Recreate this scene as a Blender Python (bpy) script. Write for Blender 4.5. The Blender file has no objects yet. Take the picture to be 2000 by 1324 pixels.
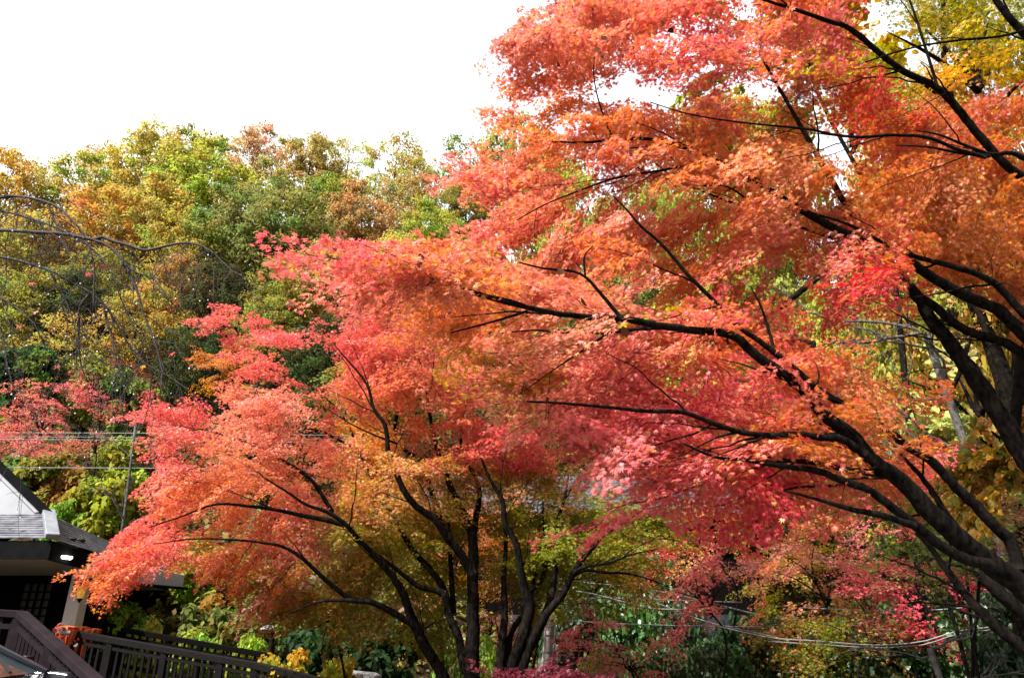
import bpy, math, random
import numpy as np
from mathutils import Vector, Matrix, noise as mnoise

rng = np.random.default_rng(7)
random.seed(7)
scene = bpy.context.scene
COL = scene.collection

# ------------------------------------------------------------------ camera, sky, sun, exposure
PITCH = math.radians(21.6)
EYE = 1.6
FPX = 1333.3
cam_d = bpy.data.cameras.new("camera")
cam_d.lens = 24.0
cam_d.sensor_width = 36.0
cam_d.clip_start = 0.05
cam_d.clip_end = 2000
cam = bpy.data.objects.new("camera", cam_d)
COL.objects.link(cam)
cam.location = (0, 0, EYE)
cam.rotation_euler = (math.pi / 2 + PITCH, 0, 0)
scene.camera = cam

SUN_EL = math.radians(48)
SUN_AZ = math.radians(-46)     # measured from straight behind the camera, negative = from the left
SUN_DIR = Vector((math.sin(SUN_AZ) * math.cos(SUN_EL), -math.cos(SUN_AZ) * math.cos(SUN_EL), math.sin(SUN_EL)))
world = bpy.data.worlds.new("World")
scene.world = world
world.use_nodes = True
wn = world.node_tree
bg = wn.nodes["Background"]
sky = wn.nodes.new("ShaderNodeTexSky")
sky.sky_type = 'NISHITA'
sky.sun_disc = False
sky.sun_elevation = SUN_EL
sky.sun_rotation = math.atan2(SUN_DIR.x, SUN_DIR.y)
sky.air_density = 1.0
sky.dust_density = 6.0
hsv = wn.nodes.new("ShaderNodeHueSaturation")      # thin white cloud over the whole sky
hsv.inputs['Saturation'].default_value = 0.25
hsv.inputs['Value'].default_value = 1.15
wn.links.new(sky.outputs[0], hsv.inputs['Color'])
geo = wn.nodes.new("ShaderNodeTexCoord")            # added sky gain: brighter ahead, dimmed elsewhere to deepen the shade
dot = wn.nodes.new("ShaderNodeVectorMath"); dot.operation = 'DOT_PRODUCT'; dot.inputs[1].default_value = Vector((-.15, .80, .58)).normalized()
wn.links.new(geo.outputs['Generated'], dot.inputs[0])
mr = wn.nodes.new("ShaderNodeMapRange"); mr.interpolation_type = 'SMOOTHSTEP'
mr.inputs['From Min'].default_value = .30; mr.inputs['From Max'].default_value = .90
mr.inputs['To Min'].default_value = .50; mr.inputs['To Max'].default_value = 2.1
wn.links.new(dot.outputs['Value'], mr.inputs['Value'])
sky_gain = wn.nodes.new("ShaderNodeVectorMath"); sky_gain.operation = 'SCALE'
wn.links.new(hsv.outputs[0], sky_gain.inputs[0]); wn.links.new(mr.outputs['Result'], sky_gain.inputs['Scale'])
wn.links.new(sky_gain.outputs[0], bg.inputs['Color'])
bg.inputs['Strength'].default_value = 0.15
sun_d = bpy.data.lights.new("sun", 'SUN')
sun_d.energy = 5.0
sun_d.angle = math.radians(0.6)
sun_d.color = (1.0, 0.965, 0.92)
sun = bpy.data.objects.new("sun", sun_d)
COL.objects.link(sun)
sun.rotation_euler = SUN_DIR.to_track_quat('Z', 'Y').to_euler()
vs = scene.view_settings
vs.view_transform = 'Standard'
vs.look = 'None'
vs.gamma = 1.0
vs.exposure = 1.15
scene.cycles.max_bounces = 7
scene.cycles.diffuse_bounces = 3
scene.cycles.transmission_bounces = 4
scene.cycles.transparent_max_bounces = 4
scene.cycles.sample_clamp_indirect = 6.0

# ------------------------------------------------------------------ helpers
SP, CP = math.sin(PITCH), math.cos(PITCH)

def W(px, py, Y):
    """A point of the place: the direction a pixel of the photograph looks in, at distance Y ahead."""
    a = (px - 1000.0) / FPX
    b = (662.0 - py) / FPX
    dy, dz = CP - b * SP, SP + b * CP
    s = Y / dy
    return np.array((a * s, Y, EYE + dz * s))

def WA(p, Y):
    p = np.asarray(p, float)
    Y = np.broadcast_to(np.asarray(Y, float), (len(p),))
    a = (p[:, 0] - 1000.0) / FPX
    b = (662.0 - p[:, 1]) / FPX
    s = Y / (CP - b * SP)
    return np.stack((a * s, Y, EYE + (SP + b * CP) * s), 1)

def srgb(r, g, b):
    f = lambda c: (c / 255 / 12.92) if c / 255 <= 0.04045 else ((c / 255 + 0.055) / 1.055) ** 2.4
    return (f(r), f(g), f(b))

def tag(o, label=None, cat=None, group=None, kind=None):
    if label: o['label'] = label
    if cat: o['category'] = cat
    if group: o['group'] = group
    if kind: o['kind'] = kind
    return o

def empty(name, loc, label, cat, group=None):
    o = bpy.data.objects.new(name, None)
    o.empty_display_size = 0.2
    COL.objects.link(o)
    o.location = tuple(loc)
    return tag(o, label, cat, group)

def link(name, me, mat, parent=None):
    if mat is not None and not me.materials:
        me.materials.append(mat)
    o = bpy.data.objects.new(name, me)
    COL.objects.link(o)
    if parent is not None:
        o.parent = parent
        anc = Vector((0, 0, 0)); p = parent
        while p is not None:
            anc += Vector(p.location); p = p.parent
        o.location = -anc        # meshes are written in world coordinates
    return o

def mesh_np(name, V, F, col=None, smooth=False):
    """V (n,3), F (m,k) constant-size faces, col (m,3) per face."""
    me = bpy.data.meshes.new(name)
    n, (m, k) = len(V), F.shape
    me.vertices.add(n)
    me.vertices.foreach_set('co', np.ascontiguousarray(V, np.float32).ravel())
    me.loops.add(m * k)
    me.loops.foreach_set('vertex_index', np.ascontiguousarray(F, np.int32).ravel())
    me.polygons.add(m)
    me.polygons.foreach_set('loop_start', np.arange(0, m * k, k, dtype=np.int32))
    if smooth:
        me.polygons.foreach_set('use_smooth', np.ones(m, bool))
    if col is not None:
        at = me.attributes.new('Col', 'FLOAT_COLOR', 'FACE')
        c4 = np.ones((m, 4), np.float32); c4[:, :3] = col
        at.data.foreach_set('color', c4.ravel())
    me.update(calc_edges=True)
    return me

def nrm(v):
    return v / np.maximum(np.linalg.norm(v, axis=-1, keepdims=True), 1e-9)

# ---- leaf shapes: x across, y along the leaf, z off the blade
def maple_leaf(lobes=7, curl=0.16):
    angs = np.linspace(-125, 125, lobes)
    ln = {7: [.42, .68, .90, 1.0, .90, .68, .42], 5: [.55, .86, 1.0, .86, .55]}[lobes]
    pts = [(0, 0, 0)]
    notch_a = [angs[0] - 22] + list((angs[1:] + angs[:-1]) / 2) + [angs[-1] + 22]
    def pt(r, a):
        a = math.radians(a); x, y = r * math.sin(a), r * math.cos(a)
        return (x * .55, y * .55, -curl * r * r * .55)
    F = []
    for a in notch_a:
        pts.append(pt(.30, a))
    for i, (a, l) in enumerate(zip(angs, ln)):
        pts.append(pt(l, a))
    for i in range(lobes):
        F.append((0, 1 + i + 1, 1 + len(notch_a) + i, 1 + i))
    return np.array(pts), np.array(F)

def oval_leaf(w=.42, curl=.12):
    pts = np.array([(0, 0, 0), (w * .8, .35, curl * .5), (w * .55, .75, curl * .2), (0, 1.0, -curl), (-w * .55, .75, curl * .2), (-w * .8, .35, curl * .5), (0, .55, -.02)])
    pts[:, 1] -= .5
    return pts, np.array([(0, 1, 6, 5), (6, 1, 2, 3), (5, 6, 3, 4)])

LEAF7, LEAF5, OVAL = maple_leaf(7), maple_leaf(5), oval_leaf()
TUFT = (np.array([(0, -.5, 0), (.32, -.1, .08), (0, .1, -.05), (-.30, -.05, .1), (.36, .38, -.08), (-.05, .55, .0), (-.38, .34, -.1)]),
        np.array([(0, 1, 2, 3), (2, 1, 4, 5), (3, 2, 5, 6)]))

def leaves(name, P, D, N, S, C, shape, parent, mat):
    T, F = shape
    N = nrm(N); D = nrm(D - (D * N).sum(1, keepdims=True) * N)
    X = np.cross(D, N)
    V = P[:, None] + S[:, None, None] * (T[None, :, 0:1] * X[:, None] + T[None, :, 1:2] * D[:, None] + T[None, :, 2:3] * N[:, None])
    n, v = len(P), len(T)
    FF = (F[None] + (np.arange(n) * v)[:, None, None]).reshape(-1, F.shape[1])
    return link(name, mesh_np(name, V.reshape(-1, 3), FF, np.repeat(C, len(F), 0)), mat, parent)

# ---- tapering tubes
class Tubes:
    def __init__(self): self.V, self.F, self.n = [], [], 0
    def add(self, P, R, k=6, wob=0.0):
        P = np.asarray(P, float); R = np.asarray(R, float)
        T = nrm(np.gradient(P, axis=0))
        up = np.array((.13, .21, .97)) if abs(T[0, 2]) < .9 else np.array((1., .1, 0.))
        A = nrm(np.cross(T, up)); B = np.cross(T, A)
        th = np.linspace(0, 2 * np.pi, k, endpoint=False)
        rr = R[:, None] * (1 + wob * rng.normal(size=(len(P), k)))
        ring = P[:, None] + rr[..., None] * (np.cos(th)[None, :, None] * A[:, None] + np.sin(th)[None, :, None] * B[:, None])
        m = len(P)
        self.V.append(ring.reshape(-1, 3))
        i, j = np.meshgrid(np.arange(m - 1), np.arange(k), indexing='ij')
        a = i * k + j; b = i * k + (j + 1) % k
        f = np.stack((a, b, b + k, a + k), -1).reshape(-1, 4) + self.n
        self.F.append(f)
        # end caps: a centre vertex would need triangles; close with degenerate-free quads over the ring
        base = self.n
        if k >= 4:
            for r0 in (0, (m - 1) * k):
                for q in range(1, k - 2, 2):
                    self.F.append(np.array([[base + r0, base + r0 + q, base + r0 + q + 1, base + r0 + min(q + 2, k - 1)]]))
        self.n += m * k
    def build(self, name, mat, parent, smooth=True):
        return link(name, mesh_np(name, np.concatenate(self.V), np.concatenate(self.F), None, smooth), mat, parent)

def smooth_line(P, n):
    P = np.asarray(P, float)
    d = np.r_[0, np.cumsum(np.linalg.norm(np.diff(P[:, :3], axis=0), axis=1))]
    t = np.linspace(0, d[-1], n)
    out = np.empty((n, P.shape[1]))
    m = np.gradient(P, d, axis=0)
    idx = np.clip(np.searchsorted(d, t, side='right') - 1, 0, len(P) - 2)
    h = (d[idx + 1] - d[idx])[:, None]; u = ((t - d[idx]) / (d[idx + 1] - d[idx]))[:, None]
    p0, p1, m0, m1 = P[idx], P[idx + 1], m[idx], m[idx + 1]
    return (2*u**3-3*u**2+1)*p0 + (u**3-2*u**2+u)*h*m0 + (-2*u**3+3*u**2)*p1 + (u**3-u**2)*h*m1

def in_poly(p, poly):
    x, y = p[:, 0], p[:, 1]
    c = np.zeros(len(p), bool); poly = np.asarray(poly, float)
    q = np.roll(poly, 1, 0)
    for (x1, y1), (x2, y2) in zip(poly, q):
        if y1 != y2:
            c ^= ((y1 > y) != (y2 > y)) & (x < (x2 - x1) * (y - y1) / (y2 - y1) + x1)
    return c

def edge_dist(p, poly):
    poly = np.asarray(poly, float); q = np.roll(poly, 1, 0)
    best = np.full(len(p), 1e9)
    for a, b in zip(poly, q):
        ab = b - a
        t = np.clip(((p - a) @ ab) / max(ab @ ab, 1e-9), 0, 1)
        best = np.minimum(best, np.linalg.norm(p - (a + t[:, None] * ab), axis=1))
    return best

def ell(cx, cy, w, h, n=22, ph=0.0, rough=.16):
    r = np.random.default_rng(int(cx * 7 + cy * 13))
    a = np.linspace(0, 2 * np.pi, n, endpoint=False)
    k = 1 + rough * r.normal(size=n)
    return [(cx + w / 2 * kk * math.cos(t), cy + h / 2 * kk * math.sin(t)) for t, kk in zip(a, k)]

# ------------------------------------------------------------------ materials
def new_mat(name):
    m = bpy.data.materials.new(name); m.use_nodes = True
    nt = m.node_tree
    return m, nt, nt.nodes["Principled BSDF"], nt.nodes["Material Output"]

def leaf_mat(name, rough=.42, spec=.35, transl=.4, obj_color=False, sat=1.12):
    m, nt, b, out = new_mat(name)
    at = nt.nodes.new("ShaderNodeAttribute"); at.attribute_name = 'Col'
    col = at.outputs['Color']
    if obj_color:
        oi = nt.nodes.new("ShaderNodeObjectInfo")
        mx = nt.nodes.new("ShaderNodeMix"); mx.data_type = 'RGBA'; mx.blend_type = 'MULTIPLY'
        mx.inputs['Factor'].default_value = 1.0
        nt.links.new(oi.outputs['Color'], mx.inputs['A']); nt.links.new(col, mx.inputs['B'])
        col = mx.outputs['Result']
    nt.links.new(col, b.inputs['Base Color'])
    b.inputs['Roughness'].default_value = rough
    b.inputs['Specular IOR Level'].default_value = spec
    tr = nt.nodes.new("ShaderNodeBsdfTranslucent")
    hs = nt.nodes.new("ShaderNodeHueSaturation"); hs.inputs['Saturation'].default_value = sat; hs.inputs['Value'].default_value = 1.25
    nt.links.new(col, hs.inputs['Color']); nt.links.new(hs.outputs[0], tr.inputs['Color'])
    ms = nt.nodes.new("ShaderNodeMixShader"); ms.inputs[0].default_value = transl
    nt.links.new(b.outputs[0], ms.inputs[1]); nt.links.new(tr.outputs[0], ms.inputs[2])
    nt.links.new(ms.outputs[0], out.inputs['Surface'])
    return m

def noise_mat(name, c1, c2, scale, rough=.8, spec=.3, bump=0.0, c3=None, detail=6, metallic=0.0, stretch=None):
    m, nt, b, out = new_mat(name)
    tc = nt.nodes.new("ShaderNodeTexCoord")
    src = tc.outputs['Object']
    if stretch:
        mp = nt.nodes.new("ShaderNodeMapping"); mp.inputs['Scale'].default_value = stretch
        nt.links.new(src, mp.inputs['Vector']); src = mp.outputs['Vector']
    nz = nt.nodes.new("ShaderNodeTexNoise"); nz.inputs['Scale'].default_value = scale; nz.inputs['Detail'].default_value = detail
    nt.links.new(src, nz.inputs['Vector'])
    cr = nt.nodes.new("ShaderNodeValToRGB")
    cr.color_ramp.elements[0].position = .34; cr.color_ramp.elements[0].color = (*c1, 1)
    cr.color_ramp.elements[1].position = .66; cr.color_ramp.elements[1].color = (*c2, 1)
    if c3:
        e = cr.color_ramp.elements.new(.74); e.color = (*c3, 1)
    nt.links.new(nz.outputs['Fac'], cr.inputs['Fac'])
    nt.links.new(cr.outputs['Color'], b.inputs['Base Color'])
    b.inputs['Roughness'].default_value = rough; b.inputs['Specular IOR Level'].default_value = spec
    b.inputs['Metallic'].default_value = metallic
    if bump:
        bp = nt.nodes.new("ShaderNodeBump"); bp.inputs['Strength'].default_value = bump; bp.inputs['Distance'].default_value = .02
        nt.links.new(nz.outputs['Fac'], bp.inputs['Height']); nt.links.new(bp.outputs[0], b.inputs['Normal'])
    return m

def emit_mat(name, c, s):
    m, nt, b, out = new_mat(name)
    b.inputs['Base Color'].default_value = (*c, 1)
    b.inputs['Emission Color'].default_value = (*c, 1); b.inputs['Emission Strength'].default_value = s
    return m

M = dict(
    maple=leaf_mat('maple_leaf', .42, .3, .46),
    glossy=leaf_mat('glossy_leaf', .36, .45, .25, obj_color=True),
    wood_leaf=leaf_mat('woodland_leaf', .6, .12, .48, obj_color=True, sat=1.0),
    plain_leaf=leaf_mat('ground_leaf', .5, .25, .35),
    bark=noise_mat('dark_bark', (.002, .0016, .0014), (.013, .0102, .0082), 26, .95, .05, 1.0, c3=(.018, .021, .007), stretch=(1, 1, .35)),
    moss_bark=noise_mat('mossy_bark', (.003, .0025, .002), (.012, .0095, .007), 14, .95, .05, 1.0, c3=(.020, .028, .006)),
    grey_bark=noise_mat('grey_bark', (.04, .037, .033), (.11, .105, .095), 20, .85, .2, .4),
    cherry_bark=noise_mat('cherry_bark', (.008, .0055, .005), (.028, .021, .019), 22, .8, .4, .4, stretch=(1, 1, 1)),
    hill_bark=noise_mat('hill_bark', (.015, .012, .009), (.05, .042, .034), 8, .9, .15, .3),
    litter=noise_mat('leaf_litter', (.012, .009, .005), (.045, .031, .016), 1.6, .95, .05, .8, c3=(.03, .034, .01), detail=10),
    dark_wood=noise_mat('dark_stained_wood', (.002, .0016, .0015), (.005, .004, .0035), 9, .9, .02, .2, stretch=(1, 1, 8)),
    rail_paint=noise_mat('mauve_brown_paint', (.010, .007, .0085), (.017, .012, .0145), 6, .85, .05, .1),
    ramp_paint=noise_mat('weathered_dark_wood', (.0035, .003, .003), (.008, .0066, .0066), 12, .75, .08, .2, stretch=(.4, 6, 6)),
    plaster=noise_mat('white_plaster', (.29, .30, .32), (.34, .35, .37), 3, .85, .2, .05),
    beige=noise_mat('cream_paint', (.40, .37, .33), (.47, .44, .40), 4, .7, .25, .05),
    roof=noise_mat('grey_metal_roof', (.09, .095, .115), (.26, .26, .28), 5, .30, .5, .05, detail=8),
    cap=noise_mat('zinc_cap', (.13, .14, .16), (.19, .20, .22), 5, .4, .5, .05),
    fascia=noise_mat('black_fascia', (.003, .003, .0035), (.006, .006, .0065), 6, .8, .04, 0),
    pane=noise_mat('paper_pane', (.018, .015, .008), (.03, .025, .014), 3, .6, .3, 0),
    concrete=noise_mat('pole_concrete', (.22, .21, .20), (.40, .39, .37), 9, .85, .2, .2, stretch=(1, 1, .25)),
    steel=noise_mat('steel_band', (.18, .18, .18), (.28, .28, .28), 9, .4, .5, 0, metallic=.7),
    wire_white=noise_mat('pale_cable', (.11, .11, .11), (.16, .16, .16), 9, .4, .5, 0),
    wire_dark=noise_mat('grey_cable', (.09, .09, .09), (.14, .14, .14), 9, .4, .5, 0),
    wire_yellow=noise_mat('yellow_cable', (.55, .33, .02), (.65, .42, .04), 9, .5, .4, 0),
    orange=noise_mat('orange_oilcloth', (.42, .065, .012), (.55, .10, .02), 14, .5, .35, .1),
    car=noise_mat('black_car_paint', (.006, .007, .010), (.010, .011, .015), 3, .12, .6, 0),
    chrome=noise_mat('chrome', (.6, .6, .62), (.7, .7, .72), 3, .12, .6, 0, metallic=1),
    glass=noise_mat('tinted_glass', (.02, .03, .035), (.025, .035, .04), 3, .05, .8, 0),
    rubber=noise_mat('rubber', (.012, .012, .012), (.02, .02, .02), 20, .8, .2, 0),
    lamp=emit_mat('lamp_glow', (1.0, .97, .92), 6.0),
    amber=emit_mat('amber_lantern_glass', (.75, .48, .05), .12),
    drop=noise_mat('water', (.75, .78, .8), (.85, .88, .9), 3, .04, .9, 0),
    gravel=noise_mat('grey_gravel', (.10, .10, .10), (.22, .21, .20), 40, .95, .1, .5),
    tile=noise_mat('grey_roof_tile', (.05, .06, .075), (.09, .105, .125), 7, .5, .4, .1),
    dried=noise_mat('dried_leaf', (.05, .018, .012), (.10, .035, .02), 9, .95, .0, 0),
)

# ------------------------------------------------------------------ boxes, beams, slabs
class MB:
    def __init__(self): self.V, self.F = [], []
    def hexa(self, c8):
        n = len(self.V); self.V += [tuple(map(float, c)) for c in c8]
        for f in ((0, 3, 2, 1), (4, 5, 6, 7), (0, 1, 5, 4), (1, 2, 6, 5), (2, 3, 7, 6), (3, 0, 4, 7)):
            self.F.append(tuple(n + i for i in f))
        return self
    def box(self, x0, x1, y0, y1, z0, z1):
        return self.hexa([(x0, y0, z0), (x1, y0, z0), (x1, y1, z0), (x0, y1, z0), (x0, y0, z1), (x1, y0, z1), (x1, y1, z1), (x0, y1, z1)])
    def beam(self, p, q, w, h, up=(0, 0, 1)):
        p, q, up = np.array(p, float), np.array(q, float), np.array(up, float)
        d = nrm(q - p); s = nrm(np.cross(d, up)); u = np.cross(s, d)
        c = lambda o, a, b: o + s * a * w / 2 + u * b * h / 2
        return self.hexa([c(p, -1, -1), c(p, 1, -1), c(q, 1, -1), c(q, -1, -1), c(p, -1, 1), c(p, 1, 1), c(q, 1, 1), c(q, -1, 1)])
    def prism(self, poly, vec):
        n = len(self.V); k = len(poly); poly = [np.array(p, float) for p in poly]; vec = np.array(vec, float)
        self.V += [tuple(p) for p in poly] + [tuple(p + vec) for p in poly]
        self.F.append(tuple(range(n + k - 1, n - 1, -1))); self.F.append(tuple(range(n + k, n + 2 * k)))
        for i in range(k):
            j = (i + 1) % k
            self.F.append((n + i, n + j, n + k + j, n + k + i))
        return self
    def lathe(self, c, prof, k=16):
        n = len(self.V); c = np.array(c, float)
        for r, z in prof:
            for i in range(k):
                a = 2 * math.pi * i / k
                self.V.append((c[0] + r * math.cos(a), c[1] + r * math.sin(a), c[2] + z))
        for j in range(len(prof) - 1):
            for i in range(k):
                i2 = (i + 1) % k
                self.F.append((n + j * k + i, n + j * k + i2, n + (j + 1) * k + i2, n + (j + 1) * k + i))
        self.F.append(tuple(n + i for i in range(k - 1, -1, -1)))
        self.F.append(tuple(n + (len(prof) - 1) * k + i for i in range(k)))
        return self
    def build(self, name, mat, parent=None, bevel=0.0):
        me = bpy.data.meshes.new(name); me.from_pydata(self.V, [], self.F); me.update()
        o = link(name, me, mat, parent)
        if bevel:
            b = o.modifiers.new('bevel', 'BEVEL'); b.width = bevel; b.segments = 2; b.limit_method = 'ANGLE'
        return o

# ------------------------------------------------------------------ terrain
PROF = np.array([(-40, 0.0), (9, 0.0), (11, -.7), (15, -.9), (17, .2), (20, 2.2), (25, 5.6), (32, 11.0), (40, 19.2), (50, 29.3), (58, 36.3), (66, 40), (120, 44)])
PROF_R = np.array([(-40, 0.0), (7, 0.0), (9, -1.6), (16, -2.6), (20, -1.5), (25, 2.0), (32, 8.5), (40, 15.0), (50, 23.5), (60, 30), (80, 36), (120, 38)])

def ground_z(x, y):
    k = np.clip((x + 4.0) / 7.0, 0, 1); k = k * k * (3 - 2 * k)
    z = np.interp(y, PROF[:, 0], PROF[:, 1]) * (1 - k) + np.interp(y, PROF_R[:, 0], PROF_R[:, 1]) * k
    bump = .35 * np.sin(x * .55 + 1.3) * np.cos(y * .42) + .16 * np.sin(x * 1.7 + y * 1.1)
    return z + bump * np.clip((y - 14) / 8, 0, 1)

def build_ground():
    xs = np.r_[np.linspace(-400, -62, 8), np.linspace(-60, 60, 121), np.linspace(62, 400, 8)]
    ys = np.r_[np.linspace(-300, -10, 8), np.linspace(-8, 70, 131), np.linspace(75, 420, 10)]
    X, Y = np.meshgrid(xs, ys)
    Z = ground_z(X, Y)
    V = np.stack((X, Y, Z), -1).reshape(-1, 3)
    nx = len(xs)
    i, j = np.meshgrid(np.arange(len(ys) - 1), np.arange(nx - 1), indexing='ij')
    a = (i * nx + j).ravel()
    o = link('ground', mesh_np('ground', V, np.stack((a, a + 1, a + 1 + nx, a + nx), -1), None, True), M['litter'])
    tag(o, 'brown leaf covered ground rising into a steep wooded hillside', None, None, 'structure')
build_ground()
pk = MB().prism([(-14, -12, .004), (9, -12, .004), (7, 6.6, .004), (-3, 8.0, .004), (-14, 8.6, .004)], (0, 0, .05)).build('parking_area', M['gravel'])
tag(pk, 'grey gravel parking area beside the stairs', None, None, 'structure')

# ------------------------------------------------------------------ colours of leaves (linear; salmon and dull pink partly paint in glow and highlights)
PAL = dict(
    salmon=(.66, .25, .175), pinkred=(.64, .155, .155), hotpink=(.64, .085, .14), orange=(.65, .235, .095), gold=(.58, .33, .055),
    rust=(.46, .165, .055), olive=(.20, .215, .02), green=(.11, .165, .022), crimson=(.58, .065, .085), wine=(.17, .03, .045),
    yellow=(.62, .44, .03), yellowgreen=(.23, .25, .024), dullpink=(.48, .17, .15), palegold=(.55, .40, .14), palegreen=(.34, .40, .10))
for k_ in PAL: PAL[k_] = np.array(PAL[k_])

def colour_field(px, ctrl, n_jit=.10, mixin=None):
    """Leaf hue by where on the tree it grows: nearest control hues win, with scatter."""
    cp = np.array([(c[0], c[1]) for c in ctrl], float); cc = np.array([PAL[c[2]] for c in ctrl])
    rad = np.array([c[3] if len(c) > 3 else 1.0 for c in ctrl])
    p = px + rng.normal(size=px.shape) * 34
    d2 = ((p[:, None] - cp[None]) ** 2).sum(-1) / rad[None] ** 2
    w = 1 / (d2 + 900) ** 2.2
    w /= w.sum(1, keepdims=True)
    # pick rather than blend, so neighbouring leaves differ
    u = rng.random(len(px))[:, None]
    pick = (np.cumsum(w, 1) < u).sum(1).clip(0, len(ctrl) - 1)
    c = .62 * cc[pick] + .38 * (w[:, :, None] * cc[None]).sum(1)
    if mixin:
        for nm, fr in mixin:
            k = rng.random(len(px)) < fr
            c[k] = .35 * c[k] + .65 * PAL[nm]
    return np.clip(c * (1 + n_jit * rng.normal(size=(len(px), 1))) * (1 + .06 * rng.normal(size=(len(px), 3))), .004, .9)

# ------------------------------------------------------------------ trees with drawn limbs
def sample_poly(poly, n, holes=(), gap=0.0, gscale=110.0, seed=0.0):
    poly = np.asarray(poly, float)
    lo, hi = poly.min(0), poly.max(0)
    out = []
    tot = 0
    while tot < n:
        p = lo + rng.random((n * 3, 2)) * (hi - lo)
        p = p[in_poly(p, poly)]
        for hx, hy, hr, keep in holes:
            k = ((p[:, 0] - hx) ** 2 + (p[:, 1] - hy) ** 2 < hr * hr) & (rng.random(len(p)) > keep)
            p = p[~k]
        if gap > 0:
            v = np.array([mnoise.noise((x / gscale, y / gscale, seed)) for x, y in p])
            p = p[v > -0.5 + gap * rng.random(len(p)) * .8]
        out.append(p); tot += len(p)
    return np.concatenate(out)[:n]

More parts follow.
